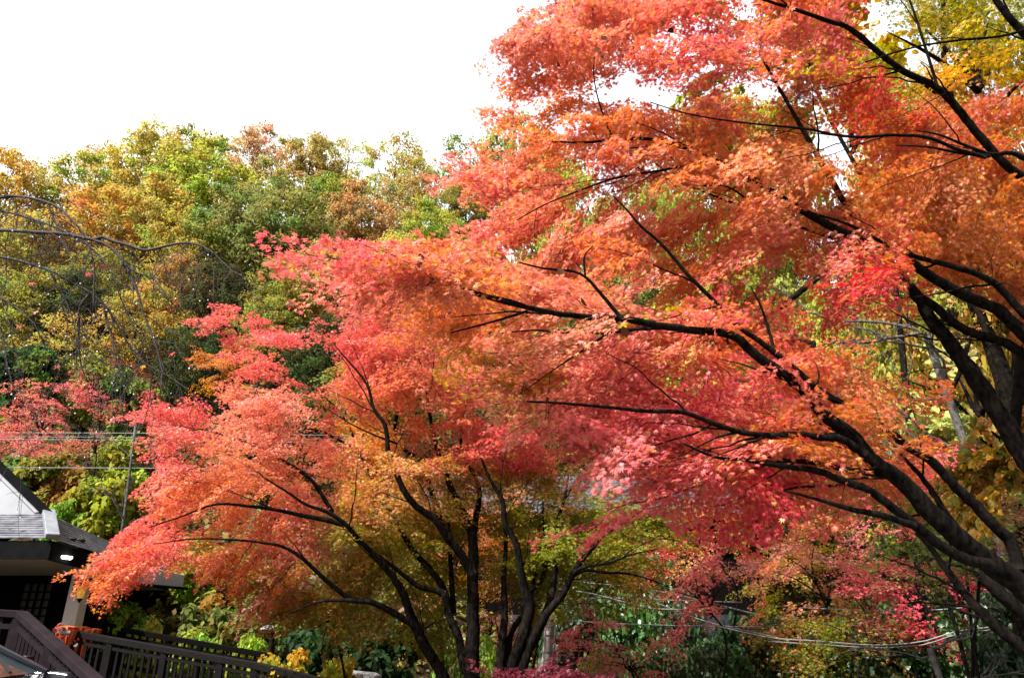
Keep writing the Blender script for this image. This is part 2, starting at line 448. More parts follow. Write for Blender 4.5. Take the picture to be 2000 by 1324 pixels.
def maple_tree(name, label, cat, group, base, limbs, crowns, ctrl, mat_bark, shape, leaf, spray_len, per, jit=.1, mixin=None, shelf=5, shelf_k=.75, auto=0, auto_min=.008, auto_len=(.5, 1.1),
               flow=(0, 0, -.25), flow_w=.5, up_w=.8, twig_r=.0035, bark_name='trunk', twig_scale=1.0, leafmat='maple', droop=.45):
    """limbs: list of lists of (px, py, Y, radius_m); crowns: list of (poly, Yc, thick, n, holes, gap)."""
    root = empty(name, base, label, cat, group)
    nodes, nrad, ntan, nlimb = [], [], [], []
    limb_tubes = []
    for li, L in enumerate(limbs):
        pts = np.array([np.r_[W(a, b, c), r] for a, b, c, r in L])
        n = max(10, int(len(pts) * 4))
        s = smooth_line(pts, n)
        s[1:-1, :3] += rng.normal(size=(n - 2, 3)) * s[1:-1, 3:4] * .05
        t = Tubes(); t.add(s[:, :3], np.maximum(s[:, 3], .0025), 14 if s[0, 3] > .03 else 7, .04)
        limb_tubes.append(t)
        tan = nrm(np.gradient(s[:, :3], axis=0))
        k0 = int(n * .25)
        nodes.append(s[k0:, :3]); nrad.append(s[k0:, 3]); ntan.append(tan[k0:]); nlimb.append(np.full(n - k0, li))
    nodes, nrad, ntan, nlimb = map(np.concatenate, (nodes, nrad, ntan, nlimb))
    flow = np.array(flow, float)
    for _ in range(auto):                       # slender side branches along the limbs
        j = int(rng.integers(len(nodes)))
        if nrad[j] < auto_min or nrad[j] > .07: continue
        d = nrm((ntan[j] * 1.0 + flow * .5 + np.array((0, 0, .35)) * rng.normal() + np.array((.55, .45, .35)) * rng.normal(size=3))[None])[0]
        ln = auto_len[0] + (auto_len[1] - auto_len[0]) * rng.random()
        u = np.linspace(0, 1, 9)[:, None]
        B = nodes[j] + d * u * ln + flow * (u ** 2) * ln * .35 + np.cumsum(rng.normal(size=(9, 3)) * .014 * ln * (u > 0), 0)
        R_ = np.linspace(min(nrad[j] * .5, .011), .0022, 9)
        limb_tubes[nlimb[j]].add(B, R_, 6)
        tn = nrm(np.gradient(B, axis=0))
        nodes = np.concatenate((nodes, B[2:])); nrad = np.concatenate((nrad, R_[2:])); ntan = np.concatenate((ntan, tn[2:])); nlimb = np.concatenate((nlimb, np.full(7, nlimb[j])))
    SPx, SP_, = [], []
    for poly, Yc, thick, n, holes, gap in crowns:
        p = sample_poly(poly, max(4, n // shelf), holes, gap, seed=len(SPx) * 3.7)
        e = edge_dist(p, poly); e = np.sqrt(np.clip(e / np.percentile(e, 90), 0, 1))
        y0 = np.array([Yc(a, b) for a, b in p]) if callable(Yc) else np.full(len(p), float(Yc))
        Yd = y0 + (rng.random(len(p)) * 2 - 1) * thick * (.25 + .75 * e)
        SPx.append(p); SP_.append(WA(p, Yd))
    SPx = np.concatenate(SPx); SPt = np.concatenate(SP_)
    # layered shelves: each centre becomes a few sprays lying in one sloping plane
    c_ = nodes[[int(np.argmin(np.linalg.norm(nodes - q, axis=1))) for q in SPt]]
    og = SPt - SPt.mean(0); og[:, 2] *= .3; og = nrm(og)
    sha = nrm(nrm(SPt - c_) * .5 + .5 * og + flow_w * flow + .15 * rng.normal(size=SPt.shape))
    shn = nrm(np.array((0, 0, up_w)) + .38 * og + .16 * rng.normal(size=SPt.shape))
    shs = nrm(np.cross(sha, shn)); shn = np.cross(shs, sha)
    m_ = len(SPt)
    oa = (rng.random((m_, shelf, 1)) * 2 - 1) * spray_len * shelf_k; os_ = (rng.random((m_, shelf, 1)) * 2 - 1) * spray_len * shelf_k * .6
    SPt = (SPt[:, None] + sha[:, None] * oa + shs[:, None] * os_ + shn[:, None] * rng.normal(size=(m_, shelf, 1)) * spray_len * .05).reshape(-1, 3)
    SPx = np.repeat(SPx, shelf, 0); shn = np.repeat(shn, shelf, 0); sha = np.repeat(sha, shelf, 0)
    d0 = np.array([np.min(np.linalg.norm(nodes - q, axis=1)) for q in SPt])
    order = np.argsort(d0)
    cap = len(nodes) + 5 * len(SPt)
    ND = np.zeros((cap, 3)); NR = np.zeros(cap); NT = np.zeros((cap, 3)); NL = np.zeros(cap, int); m = len(nodes)
    ND[:m], NR[:m], NT[:m], NL[:m] = nodes, nrad, ntan, nlimb
    axis = np.zeros_like(SPt)
    for i in order:
        q = SPt[i]
        dv = q - ND[:m]; dist = np.linalg.norm(dv, axis=1)
        ahead = (dv * NT[:m]).sum(1) / np.maximum(dist, 1e-6)
        j = int(np.argmin(dist * (1.35 - .35 * ahead)))
        dd = dist[j]
        a = nrm(dv[j][None])[0]
        ax = nrm((.45 * a + sha[i] + .22 * rng.normal(size=3))[None])[0]
        axis[i] = ax
        e = q + ax * spray_len * .45
        c1 = ND[j] + NT[j] * dd * .35 + np.array((0, 0, .06 * dd))
        t = np.linspace(0, 1, 6)[:, None]
        B = (1 - t) ** 2 * ND[j] + 2 * t * (1 - t) * c1 + t * t * e
        B[1:-1] += rng.normal(size=(4, 3)) * .025 * dd
        r0 = min(NR[j] * .6, (twig_r + .006 * dd) * twig_scale)
        R = np.linspace(max(r0, twig_r), twig_r * .45, 6)
        limb_tubes[NL[j]].add(B, R, 4)
        tb = nrm(np.gradient(B, axis=0))
        ND[m:m + 4], NR[m:m + 4], NT[m:m + 4], NL[m:m + 4] = B[1:5], R[1:5], tb[1:5], NL[j]
        m += 4
    for li, t in enumerate(limb_tubes):
        t.build(bark_name if li == 0 else 'limb', mat_bark, root)
    # leaves
    n = len(SPt); k = per
    sn = nrm(shn + .12 * rng.normal(size=(n, 3)))
    side = nrm(np.cross(axis, sn)); sn = np.cross(side, axis)
    t = rng.random((n, k)) ** .8; s = rng.random((n, k)) * 2 - 1
    wdt = .5 * np.sin(np.pi * np.clip(t, .03, .97)) ** .6 + .08
    Ls = spray_len * (.7 + .6 * rng.random((n, 1)))
    pos = SPt[:, None] + axis[:, None] * ((t - .5) * Ls)[..., None] + side[:, None] * (s * wdt * Ls * .62)[..., None] \
        + sn[:, None] * (rng.normal(size=(n, k)) * spray_len * .03 - (s * s + t * t) * spray_len * .10)[..., None]
    dirs = axis[:, None] * .65 + side[:, None] * (s * .8)[..., None] + np.array((0, 0, -droop)) + .38 * rng.normal(size=(n, k, 3))
    nor = sn[:, None] + .36 * rng.normal(size=(n, k, 3))
    sz = leaf * (.72 + .5 * rng.random(n * k))
    pxl = np.repeat(SPx, k, 0)
    C = colour_field(pxl, ctrl, jit, mixin)
    leaves('crown', pos.reshape(-1, 3), dirs.reshape(-1, 3), nor.reshape(-1, 3), sz, C, shape, root, M[leafmat])
    return root

# ------------------------------------------------------------------ the two big maples leaning in from the right
YA = lambda px, py: float(np.interp(px, [650, 900, 1200, 1500, 2000], [2.75, 3.1, 3.6, 4.0, 4.5]))
def LY(pts, Yf, r0, r1, rpow=1.0):
    n = len(pts); out = []
    for i, (a, b) in enumerate(pts):
        u = (i / (n - 1)) ** rpow
        out.append((a, b, Yf(a, b) if callable(Yf) else float(np.interp(i / (n - 1), [0, 1], Yf)), r0 + (r1 - r0) * u))
    return out

limbs_A = [
    LY([(2110, 1250), (2050, 1190), (2000, 1146), (1937, 1101), (1870, 1048), (1812, 994), (1779, 957), (1745, 927), (1712, 905), (1664, 850), (1608, 808), (1567, 760), (1511, 718), (1480, 697), (1439, 660), (1352, 645), (1282, 635), (1213, 621), (1143, 619), (1074, 610), (1011, 596), (969, 586), (900, 562), (858, 535), (788, 523)], YA, .105, .005, .45),
    LY([(1937, 1103), (1870, 1085), (1786, 1024), (1742, 991), (1702, 960), (1641, 937), (1601, 920), (1551, 913), (1511, 908), (1450, 897), (1400, 893), (1334, 866)], lambda a, b: YA(a, b) - .12, .034, .006),
    LY([(1786, 1026), (1712, 1004), (1661, 994), (1618, 981), (1568, 967), (1530, 958)], lambda a, b: YA(a, b) - .2, .022, .005),
    LY([(1750, 932), (1695, 923), (1635, 913), (1588, 903), (1541, 900), (1494, 903), (1430, 893), (1370, 876)], lambda a, b: YA(a, b) + .08, .024, .005),
    LY([(1990, 1110), (1987, 1098), (1970, 1054), (1936, 1021), (1903, 984), (1870, 954), (1846, 927), (1819, 900), (1775, 874), (1723, 829), (1664, 798), (1608, 767), (1549, 718), (1487, 669), (1445, 640), (1403, 596), (1341, 534), (1293, 478), (1247, 437), (1226, 412), (1196, 382)], lambda a, b: YA(a, b) + .25, .043, .005),
    LY([(1940, 1106), (1873, 1038), (1846, 1001), (1819, 957), (1796, 927), (1762, 890), (1730, 850)], lambda a, b: YA(a, b) + .35, .030, .009),
    LY([(2060, 1310), (2000, 1266), (1953, 1229), (1913, 1192), (1876, 1148), (1846, 1108), (1819, 1071), (1790, 1040)], lambda a, b: 4.9, .046, .014),
    LY([(2060, 1240), (2000, 1197), (1953, 1158), (1915, 1120)], lambda a, b: 4.75, .050, .038),
    LY([(1690, 886), (1640, 857), (1608, 855), (1563, 848), (1504, 850), (1445, 843), (1400, 829), (1334, 805), (1265, 803), (1195, 796), (1143, 791), (1091, 787), (1029, 784)], lambda a, b: YA(a, b) - .1, .024, .005),
    LY([(1213, 621), (1178, 579), (1143, 541), (1056, 523), (1015, 513)], lambda a, b: YA(a, b) - .15, .012, .004),
    LY([(1282, 635), (1213, 648), (1160, 651), (1100, 650), (1050, 645), (1000, 648)], lambda a, b: YA(a, b) + .1, .010, .004),
    LY([(1511, 680), (1500, 640), (1487, 600), (1466, 560)], lambda a, b: YA(a, b) - .2, .012, .004),
    LY([(1029, 608), (950, 632), (880, 650)], lambda a, b: YA(a, b) - .1, .008, .003),
    LY([(1143, 541), (1142, 500), (1158, 480)], lambda a, b: YA(a, b) - .1, .007, .003),
]
poly_A = [(648, 496), (700, 488), (760, 505), (830, 478), (880, 470), (960, 478), (1050, 470), (1150, 455), (1260, 450), (1340, 470), (1420, 540), (1500, 600), (1600, 690), (1690, 790), (1760, 870), (1790, 950), (1740, 985), (1700, 1000), (1640, 985), (1560, 985), (1500, 1000), (1440, 1030), (1410, 1035), (1370, 1000), (1310, 960), (1260, 970), (1200, 1000), (1135, 1060), (1125, 1050), (1150, 980), (1160, 930), (1180, 890), (1150, 860), (1150, 820), (1020, 800), (930, 770), (900, 700), (830, 660), (780, 600), (730, 560), (690, 530)]
ctrl_A = [(700, 505, 'pinkred'), (800, 520, 'salmon'), (900, 600, 'orange'), (850, 560, 'rust', .6), (1000, 540, 'salmon'), (980, 690, 'gold', .8), (960, 740, 'yellowgreen', .5), (1100, 560, 'salmon'), (1180, 500, 'orange', .8), (1250, 540, 'salmon'), (1300, 600, 'pinkred'), (1400, 680, 'orange'),
          (1100, 730, 'salmon'), (1250, 780, 'pinkred'), (1200, 850, 'pinkred'), (1300, 880, 'pinkred'), (1400, 800, 'pinkred'), (1330, 760, 'hotpink', .7), (1450, 880, 'orange', .8), (1480, 950, 'crimson'), (1420, 1000, 'crimson'), (1250, 930, 'dullpink', .8), (1200, 960, 'pinkred'), (1160, 1020, 'hotpink'), (1140, 1050, 'pinkred'), (1600, 880, 'rust'), (1560, 800, 'orange'), (1650, 930, 'rust'), (1740, 900, 'orange'), (1600, 970, 'crimson'), (1500, 760, 'pinkred')]
holes_A = [(1560, 545, 55, .0), (1290, 665, 52, .25), (1700, 830, 50, .4), (1455, 690, 40, .3), (1130, 930, 60, .5), (1000, 640, 0, 1), (1200, 900, 40, .5)]
TREE_A = maple_tree('maple_tree', 'large orange red maple with dark limbs sweeping up from the bottom right corner', 'tree', 'big maples by the parking area',
           (3.4, 4.7, .0), limbs_A, [(poly_A, lambda a, b: YA(a, b) + .75, .8, 440, holes_A, .42),
                                    ([(645, 492), (700, 482), (800, 495), (890, 535), (880, 575), (800, 555), (720, 532), (670, 520)], lambda a, b: YA(a, b) + .02, .15, 45, [], 0),
                                    ([(1150, 850), (1240, 830), (1400, 860), (1640, 880), (1640, 960), (1500, 1000), (1400, 1040), (1380, 990), (1290, 950), (1220, 990), (1130, 1065), (1150, 1000), (1180, 920)], lambda a, b: YA(a, b) + .35, .6, 90, [(1130, 930, 40, .4)], .4),
                                    ([(1430, 690), (1560, 640), (1690, 690), (1760, 760), (1800, 840), (1790, 900), (1760, 960), (1700, 985), (1560, 960), (1480, 860)], lambda a, b: YA(a, b) + .35, .6, 80, [(1780, 800, 60, .4)], .3),
                                    ([(900, 600), (1100, 640), (1300, 700), (1400, 800), (1300, 880), (1150, 860), (1000, 800), (920, 720)], lambda a, b: YA(a, b) + .9, .6, 110, [], .3)],
           ctrl_A, M['bark'], LEAF7, .051, .40, 100, mixin=[('gold', .06), ('pinkred', .05), ('olive', .02)], flow=(-.75, -.1, -.30), flow_w=.9, twig_r=.0026, shelf_k=.6, auto=90, auto_min=.011, auto_len=(.3, .6))

YB = lambda px, py: float(np.interp(px, [880, 1200, 1600, 2000], [4.0, 4.5, 5.0, 5.5])) - .0006 * max(0, 400 - py)
limbs_B = [
    LY([(2090, 1010), (2040, 940), (1991, 878), (1956, 815), (1921, 763), (1880, 704), (1848, 662), (1817, 621), (1793, 579), (1765, 548), (1725, 500), (1680, 440), (1640, 380), (1600, 310), (1560, 240), (1520, 170), (1480, 100)], lambda a, b: YB(a, b) + .3, .105, .010, .75),
    LY([(2080, 730), (2000, 655), (1956, 610), (1897, 582), (1862, 565), (1831, 548), (1765, 506), (1713, 487), (1660, 460), (1603, 432), (1540, 396), (1500, 369), (1465, 346), (1415, 322), (1365, 303), (1326, 286), (1276, 273), (1199, 274), (1133, 279), (1073, 276)], YB, .055, .006),
    LY([(2060, 740), (2000, 690), (1970, 673), (1928, 659), (1886, 645), (1859, 628), (1831, 603), (1807, 586), (1793, 579)], lambda a, b: YB(a, b) + .15, .045, .030),
    LY([(2080, 680), (2000, 614), (1956, 565), (1921, 541), (1869, 523), (1841, 515), (1793, 503), (1747, 485), (1713, 468), (1660, 440), (1600, 420)], lambda a, b: YB(a, b) - .2, .035, .009),
    LY([(1415, 322), (1379, 318), (1299, 332), (1199, 349), (1133, 372), (1066, 399), (1010, 430)], lambda a, b: YB(a, b) - .1, .013, .004),
    LY([(2080, 340), (2000, 309), (1982, 301), (1932, 301), (1882, 283), (1832, 263), (1790, 255)], lambda a, b: YB(a, b) - .5, .030, .004),
    LY([(1932, 305), (1865, 297), (1816, 288), (1749, 284)], lambda a, b: YB(a, b) - .5, .018, .004),
    LY([(2050, 380), (2000, 349), (1965, 322), (1900, 250), (1850, 190), (1832, 173), (1766, 140), (1732, 116), (1693, 83), (1653, 53), (1613, 40), (1579, 28), (1533, 13), (1490, 0)], lambda a, b: YB(a, b) - .2, .040, .012),
    LY([(1925, 308), (1870, 292), (1816, 270), (1746, 264), (1673, 268), (1633, 264), (1586, 254), (1533, 248), (1480, 243), (1400, 233), (1340, 222), (1270, 200)], lambda a, b: YB(a, b) - .55, .017, .004),
    LY([(2100, 190), (2000, 66), (1965, 27), (1942, -5), (1920, -40)], lambda a, b: YB(a, b) - .3, .038, .024),
    LY([(2050, 40), (1978, 66), (1865, 80), (1799, 90), (1732, 108), (1690, 122)], lambda a, b: YB(a, b) - .4, .014, .006),
    LY([(1640, 470), (1580, 450), (1500, 420), (1420, 365), (1340, 360), (1280, 320)], lambda a, b: YB(a, b) + .25, .014, .004),
    LY([(1540, 396), (1450, 400), (1350, 365), (1250, 330), (1180, 300)], lambda a, b: YB(a, b) + .3, .010, .004),
    LY([(1199, 274), (1180, 230), (1160, 150), (1165, 80)], lambda a, b: YB(a, b) - .1, .009, .003),
    LY([(1832, 173), (1800, 70), (1780, 10), (1765, -30)], lambda a, b: YB(a, b) - .1, .014, .008),
]
poly_B = [(1090, -60), (1082, 20), (1040, 40), (985, 55), (1010, 90), (1020, 140), (985, 190), (970, 215), (1000, 260), (975, 300), (930, 330), (880, 350), (905, 385), (900, 430), (960, 500), (1080, 545), (1180, 500), (1250, 560), (1360, 600), (1480, 560), (1600, 620), (1650, 560), (1640, 650), (1700, 560), (1770, 600), (1860, 560), (1960, 600), (2060, 620), (2060, 180), (1950, 200), (1860, 250), (1760, 200), (1690, 130), (1640, 60), (1600, -60)]
ctrl_B = [(1030, 80, 'dullpink'), (1000, 220, 'salmon'), (1100, 100, 'salmon'), (1100, 200, 'orange'), (1200, 60, 'salmon'), (1250, 160, 'orange'), (1300, 100, 'pinkred'), (1400, 50, 'pinkred'), (1500, 40, 'orange'), (1560, 80, 'pinkred'), (1000, 330, 'salmon'), (940, 400, 'pinkred'), (1060, 420, 'salmon'), (1150, 330, 'orange'),
          (1250, 300, 'salmon'), (1350, 250, 'orange'), (1400, 200, 'dullpink'), (1500, 200, 'rust', .7), (1530, 210, 'green', .55), (1560, 160, 'dullpink', .7), (1620, 210, 'gold', .7), (1700, 220, 'crimson'), (1800, 220, 'rust'), (1880, 230, 'pinkred'), (1650, 300, 'orange'), (1500, 320, 'orange'), (1400, 380, 'orange'), (1250, 420, 'salmon'), (1150, 470, 'salmon'), (1550, 420, 'orange'),
          (1650, 400, 'rust'), (1750, 400, 'orange'), (1850, 420, 'rust'), (1950, 400, 'rust'), (1980, 480, 'orange'), (1900, 520, 'rust'), (1800, 470, 'orange'), (1700, 560, 'crimson'), (1640, 600, 'crimson'), (1480, 500, 'pinkred'), (1350, 520, 'orange'), (1960, 280, 'rust'), (1560, 500, 'salmon'), (1700, 320, 'orange'), (1450, 300, 'orange'), (1900, 340, 'orange')]
holes_B = [(1200, 35, 26, .05), (1490, 45, 45, .35), (1260, 300, 22, .5), (1560, 545, 60, .12), (1250, 370, 45, .45), (1800, 100, 120, .1), (1700, 90, 60, .15), (1790, 560, 70, .35), (1880, 620, 60, .1), (1115, 370, 35, .4), (1720, 340, 40, .35), (1900, 350, 40, .4)]
TREE_B = maple_tree('maple_tree', 'tall salmon and red maple arching overhead against the white sky', 'tree', 'big maples by the parking area',
           (4.4, 5.8, .0), limbs_B, [(poly_B, lambda a, b: YB(a, b) + .5, 1.0, 1100, holes_B, .20),
                                    ([(1075, -40), (1180, -40), (1260, 40), (1240, 140), (1120, 170), (1020, 130), (1000, 60), (1060, 40)], lambda a, b: YB(a, b) + .4, .6, 90, [(1200, 35, 24, .1)], .15),
                                    ([(1560, 180), (1700, 190), (1860, 220), (2060, 200), (2060, 560), (1900, 540), (1800, 520), (1700, 480), (1560, 440), (1500, 340)], lambda a, b: YB(a, b) + .2, .6, 110, [(1790, 560, 60, .3)], .4),
                                    ([(1600, 500), (1760, 480), (1740, 560), (1690, 640), (1670, 560), (1640, 640), (1620, 570)], lambda a, b: YB(a, b) - .3, .25, 26, [], 0)],
           ctrl_B, M['bark'], LEAF7, .060, .42, 100, mixin=[('gold', .06), ('orange', .08), ('olive', .02)], flow=(-.75, -.1, -.28), flow_w=.9, twig_r=.0026, shelf_k=.55, auto=90, auto_len=(.3, .8))

def dried(root, spots, Yf):
    for a, b in spots:                       # big brown leaves from other trees, caught in the twigs
        p = W(a, b, Yf(a, b) - .25)[None]
        leaves('dried_leaf', p, rng.normal(size=(1, 3)) + np.array(((-.5, 0, -.4),)), rng.normal(size=(1, 3)) * .5 + np.array(((0, -.8, .3),)), np.array((.05 + .022 * rng.random(),)), np.array(((.075, .022, .016),)) * (.6 + .8 * rng.random()), OVAL, root, M['dried'])
dried(TREE_A, [(1140, 590), (820, 508), (1130, 520), (1095, 530), (1068, 783), (1220, 648), (1455, 550), (1105, 650)], YA)
dried(TREE_B, [(1258, 230), (1208, 245), (1131, 372), (1215, 355), (1165, 97), (1177, 110), (1295, 45), (1090, 125), (1320, 235), (1450, 240), (1180, 75), (1570, 150), (1480, 10), (1190, 80), (1310, 60), (1390, 250)], lambda a, b: YB(a, b) - .3)

# ------------------------------------------------------------------ multi-stemmed maple in the middle
Y2 = lambda px, py: float(np.interp(px, [140, 400, 700, 930, 1250], [8.0, 8.6, 9.2, 9.6, 9.6]))
def L2(pts, off, r0, r1, p=1.0):
    return LY(pts, lambda a, b: Y2(a, b) + off * np.clip((1330 - b) / 300, 0, 1.6), r0, r1, p)
limbs_2 = [
    L2([(925, 1480), (924, 1400), (923, 1324), (923, 1249), (923, 1182), (923, 1115), (922, 1048), (912, 1014), (897, 985), (880, 950), (865, 910), (850, 860), (838, 800), (830, 740), (815, 690)], 0, .125, .010, .75),
    L2([(923, 1120), (897, 1078), (870, 1044), (850, 1014), (819, 994), (793, 964), (776, 930), (760, 890), (750, 826), (732, 802), (717, 751), (702, 730), (672, 696), (650, 670)], -.5, .060, .006),
    L2([(868, 1040), (846, 971), (836, 940), (816, 900), (805, 890), (775, 860), (774, 778), (760, 751), (752, 724), (741, 675), (735, 620), (725, 570)], .6, .048, .006),
    L2([(900, 1480), (880, 1380), (866, 1324), (850, 1293), (823, 1249), (809, 1216), (796, 1182), (779, 1142), (756, 1112), (729, 1081), (702, 1055), (675, 1024), (640, 1000), (598, 985), (560, 960), (512, 930)], -.7, .095, .008, .75),
    L2([(822, 1245), (806, 1220), (769, 1197), (722, 1175), (692, 1172), (655, 1148), (621, 1118), (588, 1088), (554, 1068), (501, 1058), (444, 1053), (380, 1052), (300, 1062)], -.75, .052, .005, .75),
    L2([(921, 1330), (905, 1290), (897, 1249), (876, 1199), (866, 1148), (836, 1108), (809, 1078), (786, 1041), (772, 1015), (752, 985), (725, 930), (700, 880), (678, 826), (650, 790), (600, 750), (560, 700)], .5, .068, .007, .75),
    L2([(868, 1160), (860, 1156), (819, 1145), (779, 1115), (740, 1085)], -.3, .050, .018),
    L2([(923, 1060), (930, 1008), (937, 964), (927, 930), (905, 890), (900, 840), (915, 760), (905, 690)], .5, .050, .008),
    L2([(690, 1030), (648, 1018), (598, 1008), (547, 997), (484, 988), (420, 985), (350, 1010), (290, 1030)], -.5, .034, .005),
    L2([(650, 1000), (600, 930), (545, 896), (512, 878), (466, 860), (400, 840), (330, 830)], .3, .030, .005),
    L2([(700, 880), (620, 840), (560, 830), (500, 800), (450, 760)], .6, .020, .005),
    L2([(775, 866), (735, 851), (690, 830), (640, 800)], -.4, .016, .005),
    L2([(560, 700), (520, 660), (470, 610), (430, 590)], .8, .009, .003),
    L2([(886, 1200), (880, 1100), (878, 1040), (875, 970), (880, 900)], 1.0, .04, .012),
    L2([(692, 1172), (620, 1175), (560, 1200)], -1.2, .025, .006),
]
poly_2 = [(140, 1112), (200, 1090), (215, 1060), (255, 1035), (320, 1020), (310, 960), (285, 900), (300, 850), (275, 810), (325, 790), (375, 800), (420, 760), (490, 760), (470, 700), (510, 665), (545, 645), (575, 655), (600, 700), (640, 730), (640, 660), (690, 610), (700, 540), (760, 560), (850, 600), (960, 660), (1010, 740), (1010, 800), (1050, 860), (1060, 920), (1000, 930), (950, 950), (940, 1040), (880, 1110), (830, 1180), (740, 1190), (640, 1200), (560, 1190), (490, 1230), (470, 1190), (500, 1130), (440, 1120), (390, 1100), (320, 1110), (280, 1120), (240, 1135), (200, 1138)]
ctrl_2 = [(200, 1110, 'orange'), (260, 1060, 'pinkred'), (280, 990, 'pinkred'), (300, 880, 'pinkred'), (350, 800, 'pinkred'), (450, 780, 'salmon'), (520, 670, 'pinkred'), (560, 660, 'pinkred'), (600, 800, 'salmon'), (420, 880, 'salmon'), (380, 960, 'orange'), (500, 960, 'orange'), (480, 1060, 'orange'), (560, 1060, 'pinkred'), (620, 960, 'salmon'),
          (700, 840, 'gold', .8), (720, 920, 'gold', .8), (690, 720, 'pinkred'), (730, 600, 'pinkred'), (800, 650, 'salmon'), (860, 700, 'salmon'), (820, 800, 'orange'), (760, 960, 'orange'), (900, 860, 'pinkred'), (1000, 880, 'hotpink', .8), (950, 800, 'salmon'), (650, 1040, 'olive', .8), (760, 1040, 'olive', 1.3), (700, 1080, 'olive'), (840, 1100, 'olive', 1.2), (560, 1170, 'olive', 1.1), (740, 1120, 'yellowgreen', 1.1), (660, 1110, 'olive'), (830, 1050, 'yellowgreen', .9), (900, 980, 'yellowgreen', .9), (820, 960, 'olive', .7), (700, 1130, 'rust'), (600, 1150, 'rust'),
          (520, 1200, 'dullpink'), (620, 1180, 'olive'), (800, 1150, 'olive'), (880, 1060, 'olive', .8), (860, 1000, 'rust'), (930, 950, 'olive', .6), (640, 880, 'pinkred'), (560, 880, 'salmon'), (540, 1130, 'rust'), (420, 1020, 'salmon')]
holes_2 = [(590, 700, 40, .1), (660, 690, 45, .1), (420, 800, 26, .3), (280, 1000, 18, .5), (770, 1170, 60, .35), (620, 1130, 40, .5), (890, 1130, 50, .4), (960, 1010, 45, .35), (510, 765, 28, .5), (720, 775, 22, .6)]
maple_tree('maple_tree', 'wide coral and orange maple with many black stems spreading beyond the dark wooden ramp fence', 'tree', 'multi stemmed maples past the fence',
           W(923, 1480, 9.6), limbs_2, [(poly_2, lambda a, b: Y2(a, b) + .65 + float(np.clip((b - 850) / 250, 0, 1)) * .8, 1.9, 1700, holes_2, .36),
                                        ([(690, 560), (760, 570), (900, 610), (1040, 730), (1080, 830), (1090, 900), (1000, 930), (880, 900), (760, 830), (700, 740), (680, 650)], lambda a, b: Y2(a, b) + .7, 1.5, 420, [], .2),
                                        ([(185, 1108), (225, 1085), (270, 1055), (310, 1095), (255, 1130), (205, 1130)], 8.3, .3, 35, [], 0),
                                        ([(400, 585), (440, 610), (480, 600), (520, 660), (470, 680), (430, 640)], 9.4, .4, 16, [], 0),
                                        ([(540, 1090), (700, 1080), (900, 1060), (930, 1180), (860, 1250), (720, 1230), (560, 1240), (480, 1220)], lambda a, b: Y2(a, b) + 1.5, 1.6, 150, [(800, 1200, 50, .4)], .3)],
           ctrl_2, M['bark'], LEAF5, .058, .54, 100, up_w=1.1, mixin=[('gold', .05), ('salmon', .06)], flow=(-.2, -.15, -.22), flow_w=.6, twig_r=.0035, shelf_k=.5, auto=60, auto_len=(.5, 1.1))

limbs_3 = [
    L2([(970, 1460), (973, 1380), (974, 1324), (980, 1260), (985, 1215), (985, 1170), (984, 1122), (988, 1060), (985, 1000), (975, 940)], .3, .095, .015, .7),
    L2([(985, 1400), (1001, 1300), (1024, 1232), (1034, 1175), (1024, 1148), (1014, 1098), (1007, 1058), (987, 1024), (980, 974), (964, 947), (947, 913), (935, 880)], -.4, .085, .010),
    L2([(990, 1400), (1017, 1293), (1044, 1246), (1068, 1192), (1078, 1158), (1084, 1121), (1088, 1021), (1104, 967), (1110, 930)], .2, .080, .010),
    L2([(1000, 1420), (1034, 1266), (1070, 1195), (1101, 1158), (1118, 1121), (1135, 1095), (1158, 1068), (1188, 1038), (1215, 1024), (1255, 997), (1302, 984)], -.5, .062, .006),
    L2([(1120, 1119), (1131, 1111), (1185, 1100), (1232, 1083), (1286, 1071)], -.8, .030, .005),
    L2([(1118, 1125), (1135, 1115), (1185, 1118), (1229, 1120), (1269, 1131), (1312, 1148)], -.3, .028, .005),
    L2([(1040, 1250), (1024, 1168), (1058, 1130), (1066, 1080), (1062, 1030), (1060, 960)], .6, .045, .010),
    L2([(990, 1300), (1000, 1232), (1030, 1190), (1045, 1120)], .9, .05, .02),
]
poly_3 = [(925, 930), (1000, 880), (1090, 900), (1180, 950), (1280, 960), (1350, 990), (1340, 1040), (1300, 1080), (1270, 1140), (1220, 1160), (1200, 1180), (1130, 1180), (1060, 1170), (1010, 1130), (960, 1200), (945, 1100), (940, 1000)]
ctrl_3 = [(960, 920, 'gold'), (960, 1020, 'olive'), (1000, 960, 'yellowgreen'), (1020, 1060, 'yellowgreen'), (1120, 1010, 'yellowgreen'), (1060, 1000, 'olive'), (1100, 1060, 'olive'), (1150, 1120, 'olive'), (1200, 1060, 'olive'), (1250, 1010, 'yellowgreen'), (1220, 1140, 'gold', .7), (1260, 1110, 'orange', .6), (1180, 1150, 'yellowgreen'), (1300, 1020, 'olive'), (1100, 930, 'orange', .7), (1040, 1120, 'olive'), (1230, 1075, 'orange', .5), (960, 1150, 'rust')]
maple_tree('maple_tree', 'olive green maple with several black stems fanning right in front of the utility pole', 'tree', 'multi stemmed maples past the fence',
           W(974, 1460, 9.9), limbs_3, [(poly_3, lambda a, b: 10.9, 1.7, 860, [(1000, 1180, 40, .4), (960, 1080, 20, .5)], .25),
                                        ([(930, 1180), (1010, 1160), (1060, 1200), (1040, 1290), (1000, 1280), (960, 1240)], 11.2, .6, 26, [], .3)],
           ctrl_3, M['bark'], LEAF5, .060, .50, 62, flow=(.35, -.15, -.2), flow_w=.6, twig_r=.0035, auto=30, auto_len=(.5, 1.2))

